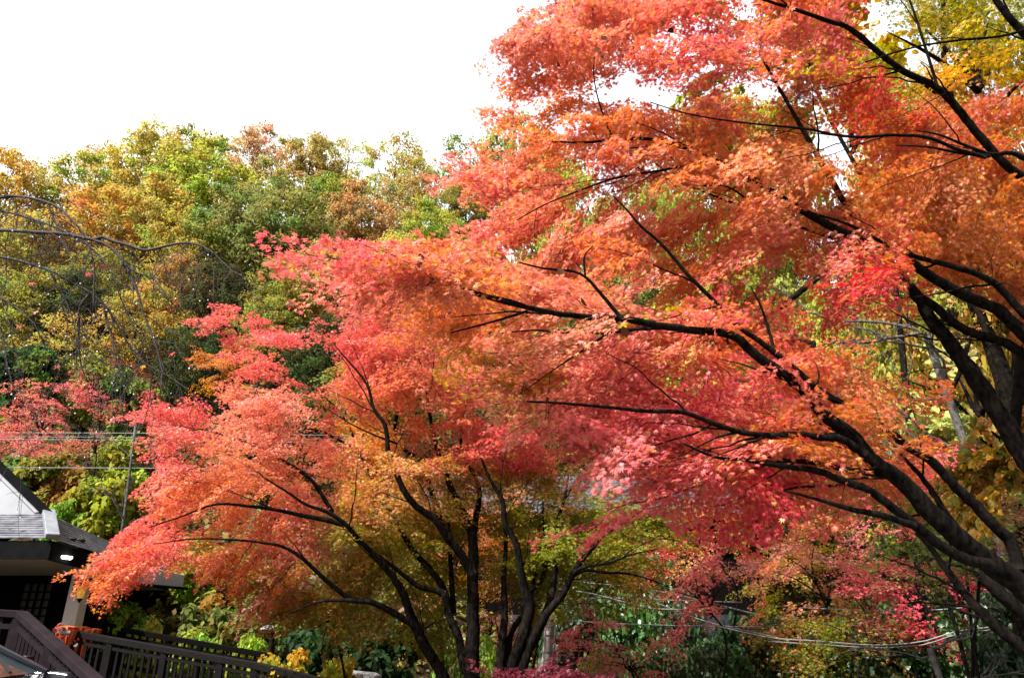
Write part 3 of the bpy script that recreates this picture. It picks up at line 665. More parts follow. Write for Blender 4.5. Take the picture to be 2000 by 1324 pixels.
# ------------------------------------------------------------------ smaller maples beyond, each with its own stem and crown
def small_maple(label, cx, cy, w, h, Y, hues, group, bx=None, n=None, leaf=.075, spray=.55, per=40, thick=None, gap=.45, bark='bark', name='maple_tree', rough=.2):
    c = W(cx, cy, Y); mpp = np.linalg.norm(W(cx + 1, cy, Y) - c)          # metres per photo pixel there
    b = W(bx if bx is not None else cx, cy, Y); b[2] = ground_z(b[0], Y) - .1
    def down(z):                                # photo row of height z at that distance
        k = (z - EYE) / Y
        t = (k * CP - SP) / (CP + k * SP)
        return 662 - FPX * t
    by = down(b[2]); fy = cy + h * .35
    sx = bx if bx is not None else cx
    r0 = max(.025, .012 * h * mpp + .015)
    wb = rng.normal(size=3) * w * .06
    L = [LY([(sx, by), (sx + .15 * (cx - sx) + wb[0], by * .65 + fy * .35), (sx + .4 * (cx - sx) + wb[1], by * .3 + fy * .7), (cx * .6 + sx * .4 + wb[2], fy), (cx + rng.normal() * w * .05, cy), (cx + rng.normal() * w * .1, cy - h * .38)], (Y, Y), r0, .006)]
    for k in range(6):
        a = -math.pi * (.06 + .88 * (k + .5 * rng.random()) / 5.5)
        ex, ey = cx + math.cos(a) * w * .42, cy + math.sin(a) * h * .38 + h * .05
        sY = Y + rng.normal() * w * mpp * .15
        j = .15 + .5 * rng.random()
        x0, y0 = sx + (cx - sx) * .8, fy + (cy - fy) * j
        L.append(LY([(x0, y0), (x0 * .55 + ex * .45 + rng.normal() * w * .03, y0 * .5 + ey * .5 - h * .05), (ex, ey)], (Y, sY), r0 * .5, .004))
    th = thick if thick else .42 * w * mpp
    area = math.pi / 4 * w * h * mpp ** 2
    n = n or int(area / (spray * spray * .45) * 5)
    ctrl = [(cx + a * w, cy + bb * h, nm) for a, bb, nm in hues]
    maple_tree(name, label, 'tree', group, b, L, [(ell(cx, cy, w, h, rough=rough), Y, th, n, [], gap)], ctrl, M[bark], LEAF5, leaf, spray, per, twig_r=.003, flow=(rng.normal() * .3, -.1, -.15), flow_w=.5)

G1 = 'maples in the garden hollow'
small_maple('hot pink maple glowing behind the dark limbs of the big leaning maple', 1320, 760, 520, 230, 11.0, [(-.3, .1, 'pinkred'), (0, -.2, 'hotpink'), (.2, .1, 'hotpink'), (.4, .2, 'pinkred'), (-.1, .3, 'salmon')], G1, bx=2080, n=520, gap=.3, thick=1.2)
small_maple('magenta pink maple between the two mossy limbs at the right edge', 1850, 935, 330, 120, 9.0, [(-.3, 0, 'hotpink'), (0, 0, 'hotpink'), (.3, .1, 'dullpink')], G1, bx=1900, n=150, gap=.4)
small_maple('soft green maple with a blush of pink under the mossy limbs', 1880, 1010, 330, 150, 8.4, [(-.2, 0, 'green'), (0, -.2, 'palegreen'), (.2, .1, 'green'), (.3, .3, 'dullpink')], G1, bx=1960, n=170, gap=.4)
small_maple('vivid crimson pink maple whose flat layers hang over the sagging cable', 1800, 1150, 190, 190, 12.0, [(-.1, -.3, 'pinkred'), (.1, 0, 'hotpink'), (0, .3, 'crimson'), (.4, .2, 'hotpink')], G1, bx=1850, gap=.45)
small_maple('rosy orange maple with a slim forked trunk low at the right', 1620, 1125, 330, 230, 13.5, [(-.4, .1, 'orange'), (-.1, -.1, 'dullpink'), (.2, -.2, 'pinkred'), (0, .3, 'rust'), (.3, .3, 'wine'), (.1, .1, 'olive')], G1, bx=1580, gap=.5)
small_maple('orange and olive maple in the hollow under the hanging crimson spray', 1490, 1050, 330, 220, 16.0, [(-.3, -.1, 'orange'), (0, -.2, 'rust'), (-.1, .2, 'olive'), (.2, .1, 'orange'), (.3, .3, 'olive')], G1, bx=1455, gap=.45)
small_maple('bright coral maple with jagged layers in front of the pale cables', 1375, 1170, 150, 150, 12.5, [(0, -.3, 'pinkred'), (-.2, .1, 'pinkred'), (.2, .2, 'salmon'), (0, .4, 'pinkred')], G1, bx=1440, gap=.55)
small_maple('dusky red maple spreading beside the olive maple, above the coral one', 1370, 1085, 250, 120, 14.0, [(-.3, 0, 'crimson'), (0, -.1, 'rust'), (.3, .2, 'dullpink'), (.1, .2, 'wine')], G1, bx=1470, gap=.45)
small_maple('faded pink maple right of the utility pole against glossy green shrubs', 1195, 1250, 165, 120, 12.5, [(-.2, -.3, 'pinkred'), (0, 0, 'dullpink'), (.2, .3, 'dullpink')], G1, bx=1265, gap=.55)
small_maple('small peach maple low by the pink one, near the bottom edge', 1225, 1300, 110, 40, 12.0, [(0, 0, 'dullpink'), (.3, 0, 'salmon')], G1, bx=1250, gap=.4)
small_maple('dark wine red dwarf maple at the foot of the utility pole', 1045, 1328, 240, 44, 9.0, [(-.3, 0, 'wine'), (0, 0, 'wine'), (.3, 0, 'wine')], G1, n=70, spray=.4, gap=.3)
small_maple('pale faded pink maple seen between the black stems', 955, 1215, 120, 130, 14.5, [(-.2, 0, 'dullpink'), (.2, .1, 'dullpink'), (0, -.3, 'palegold')], G1, gap=.5)
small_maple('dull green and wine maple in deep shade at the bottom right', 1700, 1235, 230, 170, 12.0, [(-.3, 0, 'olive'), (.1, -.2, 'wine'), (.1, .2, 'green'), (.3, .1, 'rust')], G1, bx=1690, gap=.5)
small_maple('dark green maple with a forked trunk under the rosy orange maple', 1560, 1235, 240, 150, 12.5, [(-.3, .1, 'green'), (.1, 0, 'olive'), (.2, .3, 'green'), (-.2, .3, 'rust')], G1, bx=1578, gap=.5)
small_maple('rust and gold maple glimpsed between the coral maple and the olive maple', 870, 1060, 200, 240, 13.5, [(-.2, -.2, 'rust'), (.2, 0, 'orange'), (0, .3, 'rust'), (.2, .3, 'gold')], G1, gap=.3)
small_maple('red orange maple filling the gap behind the black vertical stem', 1040, 1010, 260, 160, 15.0, [(-.3, -.1, 'orange'), (0, 0, 'gold'), (.2, .2, 'orange'), (.3, -.2, 'rust')], G1, gap=.3)
small_maple('brown and wine maple behind the lowest black limb of the coral maple', 640, 1160, 220, 130, 11.5, [(-.3, .1, 'dullpink'), (0, 0, 'rust'), (.3, 0, 'olive'), (0, .3, 'rust')], G1, bx=690, gap=.4)
G2 = 'small maples on the lower slope'
small_maple('airy salmon pink maple on the slope above the white gable', 75, 810, 190, 200, 21.0, [(-.2, -.2, 'salmon'), (.2, 0, 'pinkred'), (-.3, .3, 'pinkred'), (.2, .4, 'salmon')], G2, gap=.55, bx=110)
small_maple('thin pink maple with sparse leaves beside the grey bare shrub', 195, 770, 90, 110, 22.0, [(0, 0, 'pinkred'), (0, .3, 'wine')], G2, gap=.7, n=18)
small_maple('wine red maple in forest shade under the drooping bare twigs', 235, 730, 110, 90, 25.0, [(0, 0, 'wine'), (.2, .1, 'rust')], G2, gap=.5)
small_maple('orange maple low on the slope behind the coral maple', 440, 725, 110, 120, 25.0, [(-.2, 0, 'orange'), (.2, -.2, 'rust'), (0, .3, 'gold')], G2, gap=.4)
small_maple('dull pink maple on the slope below the grey bare shrub', 185, 850, 90, 120, 20.0, [(0, 0, 'dullpink'), (.2, .2, 'rust')], G2, gap=.6, n=20)

# ------------------------------------------------------------------ woodland on the hill: a few grown trees, then copies
def shared(name, V, F, col=None, smooth=False):
    return mesh_np(name, V, F, col, smooth)

def broad_proto(seed, tall, spread, nclump, per, card, shape=TUFT, sparse=0.0, lean=0.0, trunk_r=.16, first=.25):
    """A tree of unit-free metres standing at the origin: returns (trunk mesh, crown mesh)."""
    r = np.random.default_rng(seed)
    tb = Tubes()
    z = np.linspace(-1.2, tall * .88, 12)
    wv = np.cumsum(r.normal(size=(12, 2)), 0) * .09 * tall / 10
    P = np.c_[wv[:, 0] + lean * z, wv[:, 1], z]
    R = np.linspace(trunk_r, trunk_r * .18, 12) * (1 + .8 * np.exp(-np.linspace(0, 6, 12)))
    tb.add(P, R, 8, .06)
    cc = []
    while len(cc) < nclump:
        u = r.normal(size=3); u /= np.linalg.norm(u)
        rad = r.random() ** .33
        q = u * rad
        zz = tall * (first + (1 - first) * (.5 + .5 * q[2]))
        wd = spread * .5 * (1 - .25 * max(0, q[2])) * (1 - .35 * max(0, -q[2]))
        cc.append((q[0] * wd + lean * zz, q[1] * wd, zz))
    cc = np.array(cc)
    # limbs to a share of the clumps
    for q in cc[:: 3]:
        hz = np.clip(q[2] - .55 * np.hypot(q[0], q[1]) - .4, tall * .15, tall * .8)
        j = np.argmin(abs(z - hz)); s = P[j]
        mid = (s + q) / 2 + np.array((0, 0, -.06 * tall * r.random())) + r.normal(size=3) * .12
        t = np.linspace(0, 1, 6)[:, None]
        B = (1 - t) ** 2 * s + 2 * t * (1 - t) * mid + t * t * q
        tb.add(B, np.linspace(R[j] * .5, .015, 6), 5, .05)
    tm = shared('trunk', np.concatenate(tb.V), np.concatenate(tb.F), None, True)
    rc = spread * .5 * (.11 + .12 * r.random((nclump, 1)))
    n = nclump * per
    u = nrm(r.normal(size=(nclump, per, 3))) * (r.random((nclump, per, 1)) ** .45)
    pos = (cc[:, None] + u * rc[..., None] * np.array((1.15, 1.15, .62))).reshape(-1, 3)
    nor = nrm(u.reshape(-1, 3) * .7 + np.array((0, 0, .75)) + .45 * r.normal(size=(n, 3)))
    dr = nrm(r.normal(size=(n, 3)) + np.array((0, 0, -.4)))
    keep = r.random(n) > sparse
    pos, nor, dr = pos[keep], nor[keep], dr[keep]; n = len(pos)
    dr = nrm(dr - (dr * nor).sum(1, keepdims=True) * nor); X = np.cross(dr, nor)
    T, F = shape
    S = card * (.6 + .8 * r.random(n))
    V = pos[:, None] + S[:, None, None] * (T[None, :, 0:1] * X[:, None] + T[None, :, 1:2] * dr[:, None] + T[None, :, 2:3] * nor[:, None])
    hue_c = np.repeat(r.normal(size=(nclump, 3)), per, 0)[keep]
    col = np.clip(1 + .13 * hue_c * np.array((1.2, .8, .5)) + .13 * r.normal(size=(n, 1)) + .06 * r.normal(size=(n, 3)), .3, 2.0)
    FF = (F[None] + (np.arange(n) * len(T))[:, None, None]).reshape(-1, F.shape[1])
    cm = shared('crown', V.reshape(-1, 3), FF, np.repeat(col, len(F), 0))
    return tm, cm

def place(proto, name, label, cat, group, loc, sc, rz, hue, crown_name='crown', bark='hill_bark', lm='wood_leaf', wood_name='trunk'):
    root = empty(name, loc, label, cat, group)
    root.rotation_euler = (0, 0, rz); root.scale = (sc[0], sc[0], sc[1])
    tm, cm = proto
    if not tm.materials: tm.materials.append(M[bark])
    if not cm.materials: cm.materials.append(M[lm])
    t = bpy.data.objects.new(wood_name, tm); COL.objects.link(t); t.parent = root
    c = bpy.data.objects.new(crown_name, cm); COL.objects.link(c); c.parent = root
    c.color = (*hue, 1)
    return root

BROAD = [broad_proto(11 + i, 11, 8.5, 150, 85, .19, lean=l, sparse=s) for i, (l, s) in enumerate([(0, 0), (.05, .15), (-.06, 0), (.03, .3), (0, .1)])]
THIN = [broad_proto(41 + i, 12, 7.5, 95, 64, .18, lean=l, sparse=.25) for i, l in enumerate([.04, -.05])]
HUE_GAIN = 1.28
HUE = dict(gold=(.33, .26, .045), orange=(.34, .22, .045), olive=(.21, .19, .030), ygreen=(.27, .24, .038), green=(.155, .165, .036), pale=(.38, .29, .12), brown=(.29, .205, .06),  # pale: haze on the ridge is mixed into this leaf colour
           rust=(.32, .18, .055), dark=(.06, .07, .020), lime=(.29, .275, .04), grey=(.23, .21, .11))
def hill_tree(label, cx, cy, w, h, Y, hue, kind=None, thin=False):
    """Crown centred on the direction (cx, cy), h photo pixels tall, standing on the slope at distance Y."""
    c = W(cx, cy, Y); mpp = np.linalg.norm(W(cx + 1, cy, Y) - c)
    top = W(cx, cy - h / 2, Y)
    gz = float(ground_z(c[0], Y)); ht = max(5.0, top[2] - gz)
    pr = (THIN if thin else BROAD)
    i = int(rng.integers(len(pr)))
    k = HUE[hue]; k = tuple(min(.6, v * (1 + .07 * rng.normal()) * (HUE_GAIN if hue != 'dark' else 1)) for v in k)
    base_h = 12 if thin else 11
    base_w = 7.5 if thin else 8.5
    place(pr[i], kind or 'broadleaf_tree', label, 'tree', 'autumn trees on the hillside', (c[0], Y, gz - .2), (1.08 * w * mpp / base_w, ht * 1.0 / base_h), rng.random() * 6.28, k)

for a in [
    ('orange gold tree at the far left end of the ridge', 20, 365, 150, 150, 44, 'orange'),
    ('pale thin tree standing in the low notch of the skyline', 95, 385, 110, 130, 52, 'grey', None, True),
    ('yellow orange tree just right of the notch in the skyline', 170, 370, 150, 140, 46, 'gold'),
    ('sparse russet tree rising pale above the yellow orange one', 190, 345, 130, 100, 54, 'rust', None, True),
    ('tall golden tree with the highest crown on the left of the ridge', 300, 320, 170, 150, 47, 'gold'),
    ('olive gold tree whose round top touches the sky beside the tall golden tree', 385, 310, 130, 130, 50, 'olive'),
    ('large yellow green tree with a broad dome below the ridge', 430, 370, 220, 180, 42, 'ygreen'),
    ('pale gold tree with wispy twigs on the ridge right of the broad dome', 510, 320, 150, 140, 53, 'pale'),
    ('pale brownish tree on the middle of the ridge', 610, 335, 170, 150, 50, 'brown'),
    ('washed out tan tree with open crown against the white sky', 680, 330, 140, 140, 56, 'pale', None, True),
    ('russet tan tree with lacy top on the right part of the ridge', 765, 330, 140, 140, 50, 'brown', None, True),
    ('light gold tree in the dip of the ridge by the airy green tree', 825, 355, 120, 110, 52, 'gold', None, True),
    ('airy blue green tree standing highest at the right end of the ridge', 915, 330, 140, 160, 46, 'green', None, True),
    ('rounded green gold tree where the ridge meets the salmon crown', 1010, 320, 170, 190, 46, 'ygreen'),
    ('orange tree with dense foliage behind the arching bare branch', 205, 440, 180, 150, 39, 'orange'),
    ('yellow tree in the middle of the slope left of the green trees', 310, 420, 180, 160, 40, 'gold'),
    ('green yellow tree with black forking limbs in mid slope', 345, 470, 160, 150, 37, 'ygreen'),
    ('fresh green tree with layered foliage in mid slope', 470, 440, 190, 170, 38, 'green'),
    ('mid green tree with a visible dark trunk near the slope centre', 560, 440, 180, 170, 37, 'green'),
    ('olive tree with tall thin stems under the brownish ridge trees', 645, 410, 160, 130, 43, 'olive'),
    ('rust orange tree glowing among the green ones', 715, 430, 170, 140, 40, 'rust'),
    ('olive brown tree behind the bright lime tree', 800, 400, 140, 120, 44, 'brown'),
    ('bright lime green tree beside the salmon maple branches', 850, 440, 140, 120, 38, 'lime'),
    ('dark olive tree with thin stems right of the lime tree', 900, 400, 110, 120, 44, 'olive'),
    ('gold brown tree low on the slope above the coral maple', 660, 550, 190, 150, 33, 'brown'),
    ('olive gold tree with crooked trunk low on the slope', 565, 560, 150, 150, 33, 'olive'),
    ('mustard yellow tree behind the salmon branch tip', 770, 520, 150, 130, 36, 'gold'),
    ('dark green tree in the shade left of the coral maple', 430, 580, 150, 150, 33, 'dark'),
    ('bright yellow green tree low on the slope behind the drooping twigs', 285, 610, 190, 130, 30, 'ygreen'),
    ('orange brown tree behind the tips of the bare branch', 350, 540, 120, 100, 34, 'rust'),
    ('amber tree at the left edge behind the bare limbs', 60, 480, 170, 140, 38, 'gold'),
    ('dull olive tree below the amber tree at the left edge', 60, 590, 160, 140, 32, 'olive'),
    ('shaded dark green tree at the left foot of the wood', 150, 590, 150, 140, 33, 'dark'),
    ('yellow olive tree in the middle of the bare twigs', 180, 530, 150, 120, 36, 'olive'),
    ('orange tree with sparse leaves at the foot of the wood', 150, 650, 140, 90, 29, 'orange', None, True),
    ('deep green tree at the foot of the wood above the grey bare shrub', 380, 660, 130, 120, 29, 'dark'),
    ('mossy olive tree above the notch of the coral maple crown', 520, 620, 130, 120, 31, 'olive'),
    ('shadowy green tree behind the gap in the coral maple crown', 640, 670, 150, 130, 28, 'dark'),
    ('yellow tree seen through the salmon maple near its left edge', 940, 530, 150, 140, 34, 'lime'),
    ('gold green tree behind the salmon crown above the leaf tips', 1060, 350, 180, 160, 40, 'ygreen'),
    ('lime tree showing through the salmon crown', 1140, 400, 170, 160, 36, 'lime'),
    ('olive tree hidden behind the middle of the salmon crown', 1260, 430, 200, 190, 34, 'olive'),
    ('green tree behind the orange middle of the leaning maple', 1180, 560, 190, 160, 30, 'green'),
    ('yellow green tree behind the pink maple', 1340, 640, 220, 180, 27, 'lime'),
    ('grass green tree behind the hanging crimson sprays', 1480, 520, 230, 220, 28, 'ygreen'),
    ('yellow tree behind the upper limbs of the tall maple', 1500, 300, 220, 240, 32, 'gold'),
    ('olive gold tree far behind the middle of the overhead crown', 1380, 300, 240, 240, 30, 'ygreen'),
    ('yellow olive tree behind the yellow maple trunk', 1760, 260, 300, 320, 20, 'gold'),
    ('gold tree behind the top right corner limbs', 1960, 160, 260, 340, 18, 'olive'),
    ('pale green tree filling the gap under the crimson sprays', 1650, 560, 240, 200, 24, 'lime'),
    ('green tree behind the grey bare branches', 1780, 620, 240, 220, 22, 'ygreen'),
    ('amber tree behind the thick trunks at the right edge', 1960, 560, 230, 230, 20, 'gold'),
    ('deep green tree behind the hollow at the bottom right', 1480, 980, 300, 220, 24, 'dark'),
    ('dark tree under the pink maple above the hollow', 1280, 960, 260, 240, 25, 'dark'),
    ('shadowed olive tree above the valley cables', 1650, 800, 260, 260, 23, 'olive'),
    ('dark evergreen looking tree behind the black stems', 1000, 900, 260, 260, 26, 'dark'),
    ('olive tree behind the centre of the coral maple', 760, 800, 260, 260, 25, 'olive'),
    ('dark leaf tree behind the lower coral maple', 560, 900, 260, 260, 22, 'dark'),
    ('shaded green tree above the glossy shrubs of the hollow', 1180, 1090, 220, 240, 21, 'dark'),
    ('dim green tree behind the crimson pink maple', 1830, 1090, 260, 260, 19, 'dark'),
]:
    hill_tree(*a)

# yellow maples and the paler trees that show between the limbs at the upper right
G3 = 'tall trees behind the right hand maples'
def right_tree(label, cx, cy, w, h, Y, hues, bx, shape=LEAF5, leaf=.11, spray=.7, per=40, n=None, gap=.45, bark='moss_bark', holes=(), name='maple_tree', thick=None, path=None, r0=.09):
    c = W(cx, cy, Y); mpp = np.linalg.norm(W(cx + 1, cy, Y) - c)
    b = W(bx, 1190, Y); b[2] = ground_z(b[0], Y)
    gk = (b[2] - .2 - EYE) / Y
    gy = 662 - FPX * (gk * CP - SP) / (CP + gk * SP)
    pts = path or [(bx, 1000), (bx - .1 * (bx - cx), 750), (bx * .7 + cx * .3, 450), (cx, cy), (cx - 10, cy - h * .4)]
    pts = [q for q in pts if q[1] < gy - 60]
    L = [LY([(pts[0][0] + 6, gy)] + pts, (Y, Y), r0, .02)]
    for k in range(7):
        a = -math.pi * (.02 + .96 * (k + .5 * rng.random()) / 7); ex, ey = cx + math.cos(a) * w * .42, cy + math.sin(a) * h * .36 + h * .12
        x0, y0 = cx * .6 + bx * .4, cy + h * (.1 + .35 * rng.random())
        L.append(LY([(x0, y0), (x0 * .5 + ex * .5, y0 * .5 + ey * .5 - h * .03), (ex, ey)], (Y, Y + rng.normal() * w * mpp * .2), .055, .006))
    area = math.pi / 4 * w * h * mpp ** 2
    n = n or int(area / (spray * spray * .45) * 2.4)
    maple_tree(name, label, 'tree', G3, b, L, [(ell(cx, cy, w, h, rough=.12), Y, thick or .35 * w * mpp, n, holes, gap)], [(cx + a * w, cy + d * h, q) for a, d, q in hues], M[bark], shape, leaf, spray, per, twig_r=.0035, flow=(0, 0, -.2), flow_w=.4, leafmat='plain_leaf')
right_tree('golden yellow maple with a straight dark trunk at the top right', 1850, 110, 420, 330, 9.5, [(-.3, -.2, 'olive'), (-.1, 0, 'gold'), (.2, .2, 'gold'), (-.3, .2, 'yellowgreen'), (.3, -.2, 'olive'), (.1, -.3, 'olive'), (0, .3, 'orange'), (.15, 0, 'yellow')], 2005, gap=.3, holes=[(1700, 90, 45, .25), (1765, 130, 40, .3), (1860, 100, 30, .3)], leaf=.105, spray=.6, n=430, path=[(2012, 860), (1970, 774), (1949, 711), (1925, 648), (1904, 593), (1897, 440), (1889, 366), (1868, 240), (1846, 133), (1842, 0), (1840, -60)], r0=.15)
right_tree('yellow green broad leaved tree showing behind the crown of the tall maple', 1580, 130, 420, 380, 12.5, [(-.3, 0, 'yellowgreen'), (0, -.2, 'gold'), (.2, .1, 'yellow'), (0, .3, 'olive')], 1790, gap=.6, shape=OVAL, leaf=.17, name='broadleaf_tree', holes=[(1490, 50, 60, .2), (1440, 60, 40, .2)])
right_tree('amber orange maple behind the crossing limbs at the right edge', 1930, 480, 300, 300, 9.5, [(-.2, -.2, 'orange'), (.1, 0, 'gold'), (.2, .3, 'orange'), (-.2, .2, 'yellowgreen')], 1990, gap=.5, n=170)
right_tree('pale yellow green tree with large leaves in the sunlit gap at the right', 1840, 770, 260, 220, 12.0, [(-.3, 0, 'palegreen'), (0, -.2, 'palegreen'), (.2, .1, 'palegold'), (0, .3, 'palegreen'), (.3, -.2, 'palegold')], 2020, shape=OVAL, leaf=.17, gap=.35, name='broadleaf_tree')
right_tree('small tree of yellow and green oval leaves behind the joint of the leaning limbs', 1290, 665, 130, 90, 8.0, [(-.3, 0, 'yellow'), (0, 0, 'lime' if 'lime' in PAL else 'yellowgreen'), (.3, .2, 'gold')], 2040, r0=.05, shape=OVAL, leaf=.13, spray=.5, gap=.3, name='broadleaf_tree', n=40)
right_tree('tree of green and russet oval leaves hanging at the right edge', 1960, 880, 150, 180, 6.5, [(-.2, 0, 'green'), (.1, -.2, 'rust'), (.2, .2, 'palegreen'), (-.2, .3, 'gold')], 2040, shape=OVAL, leaf=.10, spray=.45, gap=.45, name='broadleaf_tree', n=60)

# ------------------------------------------------------------------ shrubs and ground cover
def shrub_proto(seed, shape, card, nclump=34, per=70):
    r = np.random.default_rng(seed)
    tb = Tubes(); cc = []
    while len(cc) < nclump:
        u = nrm(r.normal(size=3)[None])[0] * (.35 + .62 * r.random() ** .5)
        cc.append((u[0] * .5, u[1] * .5, .52 + u[2] * .45))
    cc = np.array(cc)
    for q in cc[:14]:
        t = np.linspace(0, 1, 5)[:, None]
        s = np.array((r.normal() * .04, r.normal() * .04, -.15)); m = np.array((q[0] * .35, q[1] * .35, q[2] * .6))
        tb.add((1 - t) ** 2 * s + 2 * t * (1 - t) * m + t * t * q, np.linspace(.013, .004, 5), 5)
    tm = shared('stems', np.concatenate(tb.V), np.concatenate(tb.F), None, True)
    n = nclump * per
    u = nrm(r.normal(size=(nclump, per, 3))) * r.random((nclump, per, 1)) ** .4
    pos = (cc[:, None] + u * .15 * np.array((1.1, 1.1, .8))).reshape(-1, 3)
    nor = nrm(u.reshape(-1, 3) * .6 + np.array((0, 0, .7)) + .5 * r.normal(size=(n, 3)))
    dr = nrm(u.reshape(-1, 3) + .7 * r.normal(size=(n, 3))); dr = nrm(dr - (dr * nor).sum(1, keepdims=True) * nor); X = np.cross(dr, nor)
    T, F = shape; S = card * (.6 + .8 * r.random(n))
    V = pos[:, None] + S[:, None, None] * (T[None, :, 0:1] * X[:, None] + T[None, :, 1:2] * dr[:, None] + T[None, :, 2:3] * nor[:, None])
    col = np.clip(1 + .18 * np.repeat(r.normal(size=(nclump, 3)), per, 0) * np.array((1.2, .8, .5)) + .22 * r.normal(size=(n, 1)), .3, 2.2)
    FF = (F[None] + (np.arange(n) * len(T))[:, None, None]).reshape(-1, F.shape[1])
    return tm, shared('foliage', V.reshape(-1, 3), FF, np.repeat(col, len(F), 0))
SHRUB = [shrub_proto(61 + i, OVAL, .085) for i in range(3)]
FINE = [shrub_proto(71 + i, TUFT, .075, 40, 75) for i in range(2)]
GLOSS = [shrub_proto(81 + i, OVAL, .06, 44, 85) for i in range(2)]
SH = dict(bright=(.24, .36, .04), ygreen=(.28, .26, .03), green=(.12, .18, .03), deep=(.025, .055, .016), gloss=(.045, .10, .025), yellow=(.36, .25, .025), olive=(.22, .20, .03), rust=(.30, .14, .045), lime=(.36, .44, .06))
def shrub(label, cx, cy, w, h, Y, hue, kind='fine', group='shrubs on the bank and in the hollow', glossy=None):
    c = W(cx, cy, Y); mpp = np.linalg.norm(W(cx + 1, cy, Y) - c)
    pr = {'fine': FINE, 'broad': SHRUB, 'gloss': GLOSS}[kind]; p = pr[int(rng.integers(len(pr)))]
    base = W(cx, cy + h * .5, Y)
    hue = tuple(v * (1 + .08 * rng.normal()) for v in SH[hue])
    gz = ground_z(base[0], Y); hh = h * mpp
    if base[2] > gz: hh += min(base[2] - gz, 1.2); base[2] = max(gz, base[2] - 1.2)
    place(p, 'shrub', label, 'shrub', group, base, (w * mpp, hh), rng.random() * 6.28, hue, 'foliage', 'hill_bark', 'glossy' if kind == 'gloss' else 'wood_leaf', 'stems')
